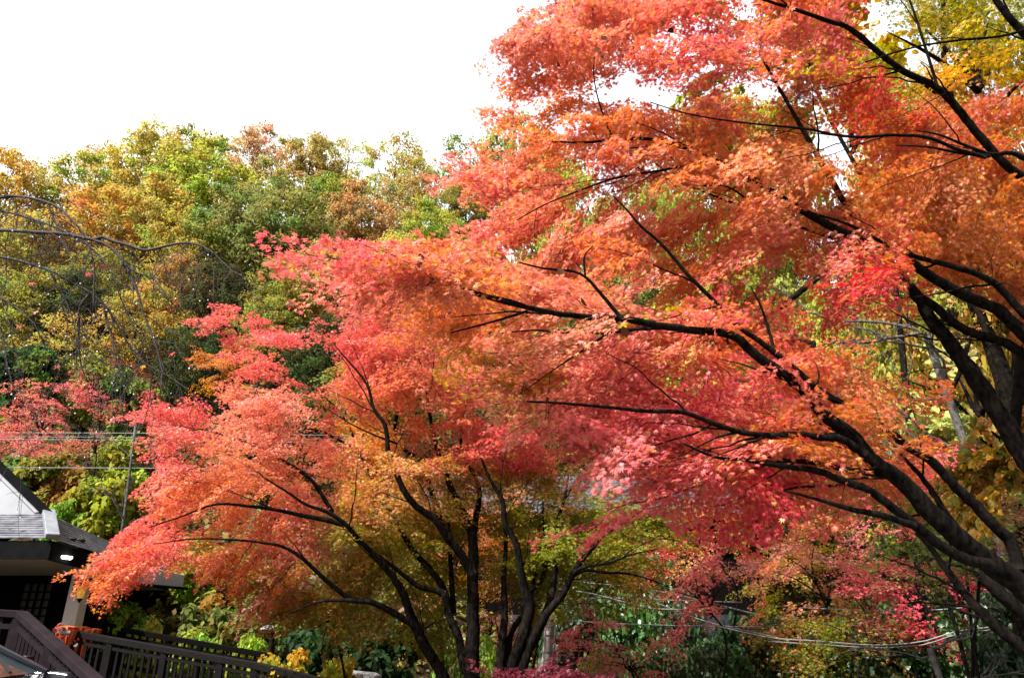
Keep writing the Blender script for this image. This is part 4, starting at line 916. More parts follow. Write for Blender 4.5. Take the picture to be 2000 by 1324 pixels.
for a in [
    ('bright green shrub just right of the cream porch column', 210, 1165, 90, 90, 19.0, 'green', 'broad'),
    ('light green shrub under the end of the porch eave', 275, 1150, 90, 90, 20.0, 'lime', 'broad'),
    ('yellow green shrub low beside the porch column', 185, 1200, 90, 60, 17.6, 'ygreen', 'fine'),
    ('lime green rounded bush above the ramp handrail', 292, 1228, 70, 48, 16.2, 'lime', 'fine'),
    ('fresh green bush between the lime bush and the column', 235, 1205, 90, 70, 17.0, 'bright', 'broad'),
    ('yellow olive shrub on the bank behind the orange leaf tips', 380, 1130, 150, 140, 19.0, 'ygreen', 'broad'),
    ('tall leafy olive bush on the bank under the coral maple', 450, 1150, 150, 150, 18.0, 'olive', 'broad'),
    ('mid green bush above the ramp handrail', 400, 1220, 120, 90, 16.2, 'green', 'broad'),
    ('grassy green tuft behind the ramp handrail', 370, 1258, 100, 60, 15.2, 'bright', 'fine'),
    ('deep green shrub beneath the drooping brown maple sprays', 520, 1215, 130, 110, 16.5, 'green', 'broad'),
    ('vivid green low bush near the middle of the ramp fence', 475, 1262, 70, 60, 15.0, 'bright', 'broad'),
    ('yellow bush hugging the lower end of the ramp fence', 555, 1288, 120, 40, 13.0, 'yellow', 'fine'),
    ('small yellow bush beside the black stems at the end of the fence', 665, 1300, 90, 40, 12.8, 'yellow', 'fine'),
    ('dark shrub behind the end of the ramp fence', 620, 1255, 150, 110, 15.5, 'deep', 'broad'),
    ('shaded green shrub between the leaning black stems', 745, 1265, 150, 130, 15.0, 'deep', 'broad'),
    ('dark leafy shrub in front of the peeking white panel', 690, 1220, 110, 100, 16.5, 'green', 'broad'),
    ('green ivy covered shrub left of the vertical black stem', 880, 1285, 90, 110, 14.0, 'green', 'gloss'),
    ('bright leaved shrub between the two black trunks', 950, 1285, 90, 100, 13.5, 'bright', 'gloss'),
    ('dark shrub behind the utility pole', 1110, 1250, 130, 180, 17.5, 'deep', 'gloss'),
    ('glossy camellia like shrub with shining leaves right of the pole', 1245, 1215, 150, 170, 15.5, 'gloss', 'gloss'),
    ('second shining green shrub lower down beside the peach maple', 1290, 1285, 120, 100, 14.5, 'gloss', 'gloss'),
    ('light green leafy shrub low beside the faded pink maple', 1160, 1300, 80, 70, 13.4, 'ygreen', 'gloss'),
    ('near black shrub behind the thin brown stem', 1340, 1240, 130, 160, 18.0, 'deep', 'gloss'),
    ('glossy green shrub at the bottom under the coral maple', 1400, 1290, 140, 110, 13.6, 'gloss', 'gloss'),
    ('glossy green shrub left of the forked trunk', 1490, 1260, 160, 150, 14.5, 'gloss', 'gloss'),
    ('green shrub behind the forked trunk near the bottom edge', 1620, 1260, 160, 140, 15.0, 'gloss', 'gloss'),
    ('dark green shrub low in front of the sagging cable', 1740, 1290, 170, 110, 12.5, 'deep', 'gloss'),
    ('leafy shrub behind the sagging cable under the crimson pink maple', 1770, 1225, 150, 110, 14.5, 'gloss', 'gloss'),
    ('green shrub behind the twisted pale branches', 1880, 1250, 170, 130, 12.5, 'gloss', 'gloss'),
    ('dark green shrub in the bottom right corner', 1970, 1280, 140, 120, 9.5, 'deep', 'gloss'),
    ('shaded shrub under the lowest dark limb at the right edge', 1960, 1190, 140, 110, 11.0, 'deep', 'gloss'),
    ('green shrub behind the orange tips of the olive maple', 1290, 1120, 130, 120, 19.0, 'gloss', 'gloss'),
    ('dark evergreen bush on the slope at the left edge', 48, 712, 120, 90, 24.0, 'deep', 'broad', 'shrubs on the wooded slope'),
    ('green lit evergreen bush beside the dark one on the slope', 75, 705, 70, 60, 23.5, 'green', 'broad', 'shrubs on the wooded slope'),
    ('olive green bush on the slope right of the salmon pink maple', 175, 735, 120, 90, 24.5, 'olive', 'broad', 'shrubs on the wooded slope'),
    ('mossy green bush high on the slope below the wood', 250, 760, 110, 80, 24.0, 'green', 'broad', 'shrubs on the wooded slope'),
    ('yellow leaved bush on the bank above the corrugated roof', 185, 975, 110, 90, 19.5, 'ygreen', 'broad', 'shrubs on the wooded slope'),
    ('olive yellow bush above the roof beside the coral maple tips', 225, 945, 100, 80, 20.0, 'ygreen', 'broad', 'shrubs on the wooded slope'),
    ('dull green bush near the black rake of the gable', 100, 920, 120, 80, 20.0, 'olive', 'broad', 'shrubs on the wooded slope'),
    ('green bush at the left edge just above the gable', 30, 915, 110, 70, 20.5, 'green', 'broad', 'shrubs on the wooded slope'),
    ('rusty bush in the middle of the bank', 130, 950, 100, 70, 20.2, 'rust', 'broad', 'shrubs on the wooded slope'),
    ('yellow green bush beside the pale wire on the slope', 235, 880, 90, 70, 21.5, 'ygreen', 'broad', 'shrubs on the wooded slope'),
    ('fern green bush close above the zinc hip cap', 130, 995, 70, 50, 19.0, 'bright', 'broad', 'shrubs on the wooded slope'),
]:
    shrub(*a)

def ground_cover():
    n = 105000
    x = rng.uniform(-34, 26, n); y = 11 + 36 * rng.random(n) ** 1.1
    k = (y > 15.5) | (x > -6)
    x, y = x[k], y[k]; n = len(x)
    v = np.array([mnoise.noise((a * .35, b * .35, 3.3)) for a, b in zip(x, y)])
    k = v > -.45 + .18 * rng.random(n)
    x, y, v = x[k], y[k], v[k]; n = len(x)
    h = np.abs(rng.normal(size=n)) * (.12 + .35 * np.clip(v + .3, 0, 1))
    P = np.c_[x, y, ground_z(x, y) + h]
    h2 = np.array([mnoise.noise((a * .5, b * .5, 9.1)) for a, b in zip(x, y)])
    cols = np.array([(.10, .12, .02), (.20, .19, .025), (.16, .10, .03), (.05, .08, .018), (.22, .11, .05)])
    i = np.clip(((h2 + .45) / .9 * 4 + rng.normal(size=n) * .9), 0, 4.99).astype(int)
    C = cols[i] * (1 + .2 * rng.normal(size=(n, 1)))
    N = np.array((0, -.45, .8)) + .5 * rng.normal(size=(n, 3))
    D = rng.normal(size=(n, 3)) + np.array((0, -.3, .1))
    o = leaves('undergrowth', P, D, N, .20 * (.5 + .9 * rng.random(n)), np.clip(C, .01, .8), OVAL, None, M['plain_leaf'])
    tag(o, 'olive, green and rusty undergrowth covering the slope and the hollow', None, None, 'stuff')
ground_cover()

# ------------------------------------------------------------------ bare drooping cherry at the left edge, hung with drops
def bare_cherry():
    Y0 = 4.6
    base = np.array((-7.0, 5.0, 0.0))
    root = empty('cherry_tree', base, 'leafless weeping cherry reaching in from the left edge, drooping twigs hung with water drops', 'tree')
    tk = Tubes()
    s = smooth_line(np.array([(-7.0, 5.0, -.1, .17), (-6.9, 5.0, 1.2, .15), (-6.6, 4.9, 2.6, .12), (-6.2, 4.8, 3.6, .08)]), 14)
    tk.add(s[:, :3], s[:, 3], 10, .05); tk.build('trunk', M['cherry_bark'], root)
    def line(pts, r0, r1, dy=0.0, join=None):
        P = [np.r_[W(a, b, Y0 + dy), 0] for a, b in pts]
        if join is not None: P = [np.r_[np.array(join), 0]] + P
        P = smooth_line(np.array(P), max(14, len(P) * 4)); P[:, 3] = 1.3 * np.linspace(r0, r1, len(P)); return P
    spec = [
        ([(0, 386), (21, 383), (53, 386), (92, 395), (117, 407), (142, 432), (163, 457), (174, 482), (183, 514), (184, 560), (182, 610)], .017, .004, .0, (-6.4, 4.85, 3.2)),
        ([(0, 411), (35, 420), (71, 431), (106, 443), (142, 461), (185, 490), (215, 530), (235, 580), (262, 640), (300, 700)], .012, .003, .15, (-6.3, 4.8, 3.4)),
        ([(0, 450), (71, 454), (124, 457), (170, 466), (202, 475), (224, 489), (241, 510), (256, 542), (270, 574), (280, 613), (298, 656), (312, 700), (320, 745)], .021, .004, -.1, (-6.5, 4.9, 2.9)),
        ([(165, 465), (185, 468), (199, 463), (220, 471), (248, 478), (284, 489), (319, 482), (355, 475), (383, 477), (415, 493), (437, 514), (458, 532), (504, 551)], .011, .0025, -.1, None),
        ([(0, 502), (53, 514), (106, 532), (142, 553), (177, 571), (206, 599), (231, 638), (248, 667), (270, 700), (330, 735), (392, 780)], .017, .003, .1, (-6.6, 4.9, 2.6)),
        ([(0, 580), (35, 603), (64, 628), (82, 656), (84, 668)], .010, .003, -.2, (-6.7, 5, 2.4)),
        ([(177, 573), (160, 592), (154, 638), (155, 690), (162, 725), (172, 745)], .009, .003, .1, None),
        ([(100, 535), (125, 580), (146, 640), (150, 700)], .006, .002, .1, None),
        ([(224, 489), (262, 530), (300, 545), (330, 590)], .006, .002, -.1, None),
        ([(200, 590), (215, 650), (235, 700), (248, 735)], .007, .0025, .1, None),
        ([(0, 640), (10, 680), (20, 740), (48, 775), (90, 760), (145, 735)], .006, .002, -.3, (-6.6, 5, 2.2)),
        ([(22, 385), (35, 420), (32, 440)], .005, .002, 0, None),
        ([(92, 395), (110, 440), (125, 480), (132, 497)], .006, .002, 0, None),
    ]
    mains = [line(*a) for a in spec]
    tips = []
    for P in mains:
        t = Tubes(); t.add(P[:, :3], P[:, 3], 7, .04)
        L = np.linalg.norm(P[-1, :3] - P[0, :3])
        vis = P[P[:, 0] > -4.6]
        for k in range(int(8 + 15 * min(1.6, L))):
            q = vis[int(rng.integers(max(1, len(vis) // 5), len(vis)))]
            d = np.array((rng.normal() * .6 + .3, rng.normal() * .4, -.35 - .5 * rng.random())); d /= np.linalg.norm(d)
            ln = .15 + .62 * rng.random() ** 1.5
            u = np.linspace(0, 1, 7)[:, None]
            B = q[:3] + d * u * ln + np.array((0, 0, -.25 * ln)) * u ** 2 + np.cumsum(rng.normal(size=(7, 3)) * .014 * (u > 0), 0)
            t.add(B, np.linspace(min(q[3] * .55, .0034), .0012, 7), 4)
            tips.append(B[-1])
            for kk in range(int(rng.integers(0, 4))):
                b = B[int(rng.integers(2, 6))]; dd = nrm((d + rng.normal(size=3) * .7)[None])[0]
                u2 = np.linspace(0, 1, 4)[:, None]; l2 = ln * (.25 + .3 * rng.random())
                B2 = b + dd * u2 * l2 + rng.normal(size=(4, 3)) * .008 * u2
                t.add(B2, np.linspace(.0016, .0009, 4), 4); tips.append(B2[-1])
        t.build('branch', M['cherry_bark'], root)
    mb = MB()
    for q in tips:
        if rng.random() < .16:
            r = .0032 + .0028 * rng.random()
            mb.lathe(q - np.array((0, 0, r * 1.2)), [(r * .05, -r), (r * .75, -r * .6), (r, 0), (r * .6, r * .7), (r * .1, r * 1.4)], 8)
    d = mb.build('water_drops', M['drop'], root); d['kind'] = 'stuff'
    lp = [(38, 636, 'orange'), (165, 750, 'gold'), (280, 715, 'gold'), (112, 715, 'dullpink'), (70, 610, 'dullpink'), (62, 553, 'crimson'), (204, 520, 'crimson'), (172, 535, 'crimson'), (336, 690, 'crimson'), (228, 545, 'dullpink')]
    P = np.array([W(a, b, Y0 - .1) for a, b, c in lp]); C = np.array([PAL[c] for a, b, c in lp])
    for i in range(len(lp)):
        leaves('last_leaf', P[i:i + 1], rng.normal(size=(1, 3)) * .5 + np.array(((.3, 0, -.8),)), np.array(((.1, -.8, .5),)) + .3 * rng.normal(size=(1, 3)), np.array((.075,)), C[i:i + 1], LEAF5, root, M['maple'])
bare_cherry()

def bare_shrub(name, label, cx, cy, w, h, Y, dirs, n, r, bark='grey_bark'):
    c = W(cx, cy, Y); root = empty(name, c, label, 'tree', 'leafless trees')
    t = Tubes(); mpp = np.linalg.norm(W(cx + 1, cy, Y) - c)
    gz = ground_z(c[0], Y)
    nodes = []
    s = smooth_line(np.array([(c[0] + .1, c[1] + .1, gz - .2), (c[0] + .05, c[1], (gz * .4 + c[2] * .6)), (c[0] - .1 * w * mpp, c[1], c[2] + h * mpp * .3)]), 8)
    t.add(s, np.linspace(r * 1.3, r, 8), 6)
    def grow(p, d, ln, rad, lev):
        u = np.linspace(0, 1, 7)[:, None]
        B = p + d * u * ln + np.cumsum(rng.normal(size=(7, 3)) * ln * .03 * (u > 0), 0)
        t.add(B, np.linspace(rad, rad * .35, 7), 5 if lev == 0 else 4)
        if lev < 2:
            for k in range(5 if lev == 0 else 3):
                grow(B[int(rng.integers(2, 7))], nrm((d + rng.normal(size=3) * .45)[None])[0], ln * (.35 + .3 * rng.random()), rad * .45, lev + 1)
    for k in range(n):
        a = dirs[k % len(dirs)]
        d = nrm(np.array((a[0] + rng.normal() * .15, rng.normal() * .35, a[1] + rng.normal() * .12))[None])[0]
        q = s[int(rng.integers(4, 8))] + (0, 0, 0) if k else c
        grow(q, d, w * mpp * (.4 + .55 * rng.random()), r * (.35 + .35 * rng.random()), 0)
    t.build('branches', M[bark], root)
bare_shrub('bare_shrub', 'silvery grey leafless shrub leaning left at the edge of the coral maple', 268, 868, 110, 120, 17.5, [(-.75, .7), (-.9, .35), (-.5, .9), (-.3, 1)], 6, .030)
bare_shrub('bare_tree', 'pale grey leafless tree with branches sweeping left under the crimson sprays', 1850, 690, 330, 150, 10.5, [(-1, .35), (-1, .15), (-.8, .6), (-1, -.05), (-.5, .9)], 11, .06)
bare_shrub('bare_shrub', 'twisted pale leafless branches low in the shade at the bottom right', 1835, 1285, 150, 60, 8.6, [(-1, .35), (.9, .3), (-.8, .1), (1, .05)], 6, .035, 'grey_bark')

# ------------------------------------------------------------------ porch building at the lower left
def inset(p, q, t): return np.array(p) * (1 - t) + np.array(q) * t

def porch():
    C = W(101, 1052, 12.5); E = W(336, 1127, 18.0); A = C + np.array((-5.0, -.15, 0.0))
    root = empty('porch_building', (C[0] - 2, C[1] + 2, .0), 'white gabled entrance building with a corrugated grey skirt roof and dark timber front', 'building')
    T1 = W(94, 1004, 13.7); T0 = T1 + np.array((-5.0, -.15, 0)); T2 = W(345, 1117, 18.9)
    def roof(a, b, c, d, name, ribs):
        a, b, c, d = map(np.array, (a, b, c, d))          # a-b eave, d-c top
        nrmv = nrm(np.cross(b - a, d - a)[None])[0]
        if nrmv[2] < 0: nrmv = -nrmv
        m = MB()
        for i in range(ribs):                               # stepped metal courses, each lapping the one below
            p0, p1 = inset(a, d, i / ribs), inset(b, c, i / ribs); q0, q1 = inset(a, d, (i + 1.12) / ribs), inset(b, c, (i + 1.12) / ribs)
            if i == ribs - 1: q0, q1 = d, c
            lift = nrmv * .030
            m.prism([p0 + lift, p1 + lift, q1 + nrmv * .004, q0 + nrmv * .004], -nrmv * .022)
        return m.build(name, M['roof'], root)
    roof(A, C, T1, T0, 'skirt_roof', 11)
    roof(C, E, T2, T1, 'skirt_roof', 11)
    # zinc hip cap in overlapping pieces
    hp = Tubes()
    m = MB()
    for i in range(3):
        p = inset(C, T1, i / 3 - .02) + (0, 0, .05); q = inset(C, T1, (i + 1.08) / 3) + (0, 0, .045)
        m.beam(p, q, .22, .10)
    m.build('hip_cap', M['cap'], root, .02)
    # snow guards
    for a_, b_ in ((.28, .30), (.13, .27)):
        pass
    for (px, py, Y) in ((20, 1037, 12.9), (46, 1041, 12.8), (140, 1052, 13.4), (158, 1054, 13.8)):
        p = W(px, py, Y); MB().lathe(p + (0, 0, -.02), [(.03, -.03), (.075, -.015), (.085, .02), (.05, .055), (.02, .06)], 12).build('snow_guard', M['rubber'], root)
    # fascia boards and soffit
    dn = np.array((0, 0, -.34))
    m = MB(); m.prism([A + (0, .03, -.03), C + (0, .03, -.03), C + (0, .03, 0) + dn, A + (0, .03, 0) + dn], (0, .05, 0)); m.build('fascia', M['fascia'], root)
    sd = nrm((E - C)[None])[0]; inn = nrm(np.cross(sd, (0, 0, 1))[None])[0]
    if inn[0] > 0: inn = -inn
    m = MB(); m.prism([C + inn * .04 + (0, .09, -.03), E + inn * .04 + (0, 0, -.03), E + inn * .04 + dn * .9, C + inn * .04 + (0, .09, 0) + dn], inn * .05); m.build('fascia', M['fascia'], root)
    so = np.array((0, 0, -.30))
    m = MB(); m.prism([A + so + (0, .12, 0), C + so + (-.12, .12, 0), E + so + inn * .15, E + so + inn * 2.2 + (0, .3, 0), A + so + (0, 2.6, 0)], (0, 0, .03)); m.build('soffit', M['beige'], root)
    # ceiling lamp under the eave (lit)
    lc = W(112, 1088, 13.15)
    t = Tubes()
    lm = MB().lathe(lc, [(.02, -.035), (.22, -.03), (.24, -.01), (.24, .02)], 20); o = lm.build('ceiling_lamp', M['lamp'], root)
    # gable
    G1 = W(88, 1002, 13.75); ap = W(-230, 690, 13.75); G0 = G1 + np.array((-9.0, 0, 0)); z0 = T1[2] - .15
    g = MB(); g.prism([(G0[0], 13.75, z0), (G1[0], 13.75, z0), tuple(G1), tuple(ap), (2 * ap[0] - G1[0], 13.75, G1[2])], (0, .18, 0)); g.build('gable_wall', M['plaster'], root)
    rd = nrm((ap - G1)[None])[0]
    up = np.array((-rd[2], 0, rd[0])); up = up if up[2] > 0 else -up
    e0 = G1 - rd * .25
    m = MB(); m.prism([e0 + up * .02 + (0, -.16, 0), ap + up * .02 + (0, -.16, 0), ap + up * .16 + (0, -.16, 0), e0 + up * .16 + (0, -.16, 0)], (-5.2, 6.0, 0)); m.build('gable_roof', M['fascia'], root)
    e1 = np.array((2 * ap[0] - e0[0], e0[1], e0[2])); up2 = up * np.array((-1, 1, 1))
    m = MB(); m.prism([e1 + up2 * .02 + (0, -.16, 0), ap + up2 * .02 + (0, -.16, 0), ap + up2 * .16 + (0, -.16, 0), e1 + up2 * .16 + (0, -.16, 0)], (-5.2, 6.0, 0)); m.build('gable_roof', M['fascia'], root)
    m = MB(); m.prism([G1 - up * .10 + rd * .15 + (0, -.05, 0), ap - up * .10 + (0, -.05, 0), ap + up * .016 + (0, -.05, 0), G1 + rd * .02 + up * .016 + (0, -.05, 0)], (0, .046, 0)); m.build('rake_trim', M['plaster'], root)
    # body: dark timber front set back under the roof
    zf = -.6
    wx1 = W(128, 1180, 15.2)[0]
    top = C[2] - .3
    m = MB(); m.box(-16, wx1, 15.2, 15.4, zf, top + .4); m.build('front_wall', M['dark_wood'], root)
    m = MB(); m.box(-16.2, -16, 13, 20, zf, top + .4); m.build('side_wall', M['dark_wood'], root)
    m = MB(); m.box(wx1 - .2, wx1 - .02, 15.41, 20, zf, top + .3); m.build('side_wall', M['dark_wood'], root)
    m = MB(); m.box(-16, wx1 - .22, 15.42, 20, top + .42, top + .52); m.build('ceiling', M['dark_wood'], root)
    # lattice window
    a, b = W(48, 1140, 15.15), W(86, 1218, 15.15)
    x0, x1, zt, zb = a[0], b[0], a[2], b[2]
    wf = MB()
    wf.box(x0 - .06, x1 + .06, 15.12, 15.19, zt, zt + .06); wf.box(x0 - .06, x1 + .06, 15.12, 15.19, zb - .06, zb)
    wf.box(x0 - .06, x0, 15.12, 15.19, zb, zt); wf.box(x1, x1 + .06, 15.12, 15.19, zb, zt)
    for i in range(1, 4): x = x0 + (x1 - x0) * i / 4; wf.box(x - .014, x + .014, 15.125, 15.16, zb, zt)
    for i in range(1, 5): z = zb + (zt - zb) * i / 5; wf.box(x0, x1, 15.13, 15.158, z - .014, z + .014)
    w = wf.build('window', M['dark_wood'], root)
    MB().box(x0, x1, 15.165, 15.185, zb, zt).build('pane', M['pane'], w)
    # cream column, header beam and infill panel of the porch
    t0, t1 = W(163, 1108, 14.0), W(133, 1262, 14.0)
    m = MB(); m.box(t0[0] - .13, t0[0] + .13, 13.9, 14.16, t1[2] - .2, t0[2] + .05); m.build('column', M['beige'], root, .015)
    b0, b1 = W(150, 1130, 14.3), W(330, 1133, 15.6)
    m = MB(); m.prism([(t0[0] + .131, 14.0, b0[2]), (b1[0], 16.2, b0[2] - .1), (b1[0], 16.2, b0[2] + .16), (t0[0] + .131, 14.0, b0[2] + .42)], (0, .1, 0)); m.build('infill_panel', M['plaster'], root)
    m = MB(); m.beam((t0[0] + .131, 14.05, b0[2] - .03), (b1[0] + .1, 16.25, b0[2] - .13), .14, .05); m.build('beam', M['fascia'], root)
    # floor deck of the porch
    dz = W(150, 1285, 14.0)[2]
    m = MB(); m.box(-16, t0[0] + .3, 13.2, 15.19, dz - .22, dz); m.build('porch_floor', M['ramp_paint'], root)
    # carriage lantern on the column
    lp = W(160, 1150, 13.75)
    lan = empty('wall_lantern', lp, 'black wall lantern with amber glass on the cream porch column', 'lantern')
    MB().box(lp[0] - .12, lp[0] + .02, lp[1] - .02, lp[1] + .02, lp[2] + .12, lp[2] + .16).box(lp[0] - .15, lp[0] - .12, lp[1] - .04, lp[1] + .16, lp[2] - .05, lp[2] + .2).build('bracket', M['fascia'], lan)
    MB().lathe(lp, [(.02, .22), (.03, .19), (.14, .10), (.15, .08), (.15, .06)][::-1], 6).build('hood', M['fascia'], lan)
    MB().lathe(lp, [(.055, -.16), (.10, .058)], 6).build('glass', M['amber'], lan)
    MB().lathe(lp, [(.01, -.24), (.03, -.21), (.06, -.165)], 6).build('finial', M['fascia'], lan)
    return dz, t0
DECK_Z, COLT = porch()

# ------------------------------------------------------------------ railings
def railing(name, label, pts, top_w, top_h, drop, spacing, bal, mat, posts, lower=True, post_w=.09, over=(), ext=.0):
    """pts: top rail line; balusters hang below it."""
    root = empty(name, (pts[0][0], pts[0][1], pts[0][2] - drop - .2), label, 'railing')
    for i in range(len(pts) - 1):
        p, q = np.array(pts[i]), np.array(pts[i + 1])
        MB().beam(p, q, top_w, top_h).build('handrail', mat, root, .008)
        d = q - p; L = np.linalg.norm(d)
        MB().beam(p + (0, 0, -.13), q + (0, 0, -.13), top_w * .42, .05).build('upper_rail', mat, root)
        if lower: MB().beam(p + (0, 0, -drop), q + (0, 0, -drop), top_w * .55, .07).build('lower_rail', mat, root)
        n = max(2, int(L / spacing))
        for k in range(n):
            c = p + d * (k + .5) / n
            MB().box(c[0] - bal / 2, c[0] + bal / 2, c[1] - bal / 2, c[1] + bal / 2, c[2] - drop - .02, c[2] - top_h * .4).build('baluster', mat, root)
    for i, f in posts:
        c = np.array(pts[i]) * (1 - f) + np.array(pts[i + 1]) * f if f else np.array(pts[i])
        MB().box(c[0] - post_w / 2, c[0] + post_w / 2, c[1] - post_w / 2, c[1] + post_w / 2, c[2] - drop - .35, c[2] - top_h * .45).build('post', mat, root)
    return root
S0, S1, S2 = W(-90, 1192, 8.2), W(41, 1199, 8.2), W(176, 1318, 7.0)
S3 = W(196, 1338, 6.8)
railing('stair_railing', 'mauve brown stair railing sloping down past the front of the dark car', [S0, S1, S3], .11, .075, .40, .115, .035, M['rail_paint'], [(0, .5), (1, 0), (1, .45), (1, .95)])
st = empty('staircase', W(60, 1300, 8.0), 'dark wooden stairs with pale spots of light behind the mauve railing', 'stairs')
for k in range(7):
    c = S1 * (1 - k / 6.5) + S3 * (k / 6.5)
    MB().box(c[0] - .50, c[0] - .08, 8.45 - k * .2, 9.5 - k * .2, c[2] - .62, c[2] - .56).build('tread', M['ramp_paint'], st)
    MB().box(c[0] - .49, c[0] - .46, 8.47 - k * .2, 9.48 - k * .2, c[2] - .80, c[2] - .621).build('riser', M['dark_wood'], st)
MB().beam(S1 + (0, .1, -.68), S3 + (0, .1, -.68), .05, .24).build('stringer', M['rail_paint'], st)
R0, R1, R2 = W(143, 1236, 13.2), W(500, 1299, 12.6), W(655, 1336, 12.2)
railing('ramp_fence', 'long dark wooden fence along the ramp with the yellow bush at its lower end', [R0, R1, R2], .13, .10, .62, .125, .038, M['ramp_paint'], [(0, 0), (0, .22), (0, .52), (0, .82), (1, 0), (1, .5)], post_w=.10)
rp = empty('ramp', (R0[0] + 1, 13.6, R0[2] - 1), 'dark timber ramp deck behind the fence', 'ramp')
MB().prism([R0 + (-.2, .08, -.72), R1 + (0, .08, -.72), R2 + (.4, .08, -.72), R2 + (.4, 1.4, -.72), R1 + (0, 1.4, -.72), R0 + (-.2, 1.4, -.72)], (0, 0, -.10)).build('deck', M['ramp_paint'], rp)
MB().prism([R0 + (-.2, .03, -.68), R1 + (0, .03, -.68), R1 + (0, .03, -.98), R0 + (-.2, .03, -.98)], (0, .045, 0)).build('edge_board', M['ramp_paint'], rp)
F0, F1, F2 = R0 + (.1, 1.45, .02), R1 + (0, 1.45, .02), R2 + (.4, 1.45, .02)
railing('ramp_fence', 'second dark fence on the far side of the ramp, mostly hidden by the near one', [F0, F1], .11, .09, .62, .16, .035, M['dark_wood'], [(0, 0), (0, .5), (0, .98)], post_w=.10)
# bench rail / rack behind with folded orange umbrellas
def umbrella(label, px, py, Y, h, r, lean):
    top = W(px, py, Y)
    root = empty('umbrella', top + (0, 0, -h), label, 'umbrella', 'folded orange umbrellas on the porch')
    k = 20; V = []; F = []
    prof = [(0.0, .06), (.04, 1.0), (.10, .98), (.35, .72), (.65, .42), (.92, .20), (1.0, .10)]
    for f, rr in prof:
        for i in range(k):
            a = 2 * math.pi * i / k; q = r * rr * (1 + (.24 if i % 2 else -.20) * min(1, f * 6))
            V.append((top[0] + q * math.cos(a) + lean * f, top[1] + q * math.sin(a), top[2] - h * f))
    for j in range(len(prof) - 1):
        for i in range(k):
            i2 = (i + 1) % k; F.append((j * k + i, j * k + i2, (j + 1) * k + i2, (j + 1) * k + i))
    F.append(tuple(range(k)))
    me = bpy.data.meshes.new('canopy'); me.from_pydata(V, [], F); me.update()
    link('canopy', me, M['orange'], root)
    MB().lathe((top[0] + lean, top[1], top[2] - h - .22), [(.012, 0), (.012, .3)], 8).build('shaft', M['dark_wood'], root)
umbrella('folded orange umbrella leaning left of the first fence post', 131, 1221, 13.05, .50, .17, .05)
umbrella('folded orange umbrella standing just right of the first fence post', 160, 1222, 13.75, .52, .13, -.05)
umbrella('folded orange umbrella with its top above the ramp handrail', 183, 1226, 13.8, .50, .14, -.12)
rk = empty('umbrella_rack', W(165, 1240, 14.2), 'black wooden rack with a double rail behind the orange umbrellas', 'rack')
a, b = W(132, 1206, 14.5), W(226, 1222, 14.5)
MB().beam(a, b, .07, .07).build('top_rail', M['dark_wood'], rk); MB().beam(a + (0, 0, -.28), b + (.1, 0, -.24), .07, .14).build('lower_rail', M['dark_wood'], rk)
for f in (.02, .34, .62, .92):
    c = inset(a, b, f); MB().box(c[0] - .025, c[0] + .025, c[1] - .025, c[1] + .025, c[2] - .95, c[2] - .036).build('post', M['dark_wood'], rk)
# potted plant on the stairs
pp = W(112, 1262, 11.6)
pl = empty('potted_plant', pp + (0, 0, -.3), 'small reddish potted plant with pale leaves at the foot of the dark wall', 'plant')
MB().lathe(pp + (0, 0, -.3), [(.10, 0), (.14, .22), (.15, .24), (.13, .245)], 16).build('pot', M['fascia'], pl)
n = 46; q = pp + np.c_[rng.normal(size=(n, 2)) * .12, rng.random(n) * .38 - .04]
leaves('foliage', q, rng.normal(size=(n, 3)) + (0, 0, .6), rng.normal(size=(n, 3)) + (0, -.6, .4), .09 * (.6 + .6 * rng.random(n)), np.where(rng.random((n, 1)) < .5, np.array(((.16, .03, .03),)), np.array(((.10, .09, .075),))), OVAL, pl, M['plain_leaf'])

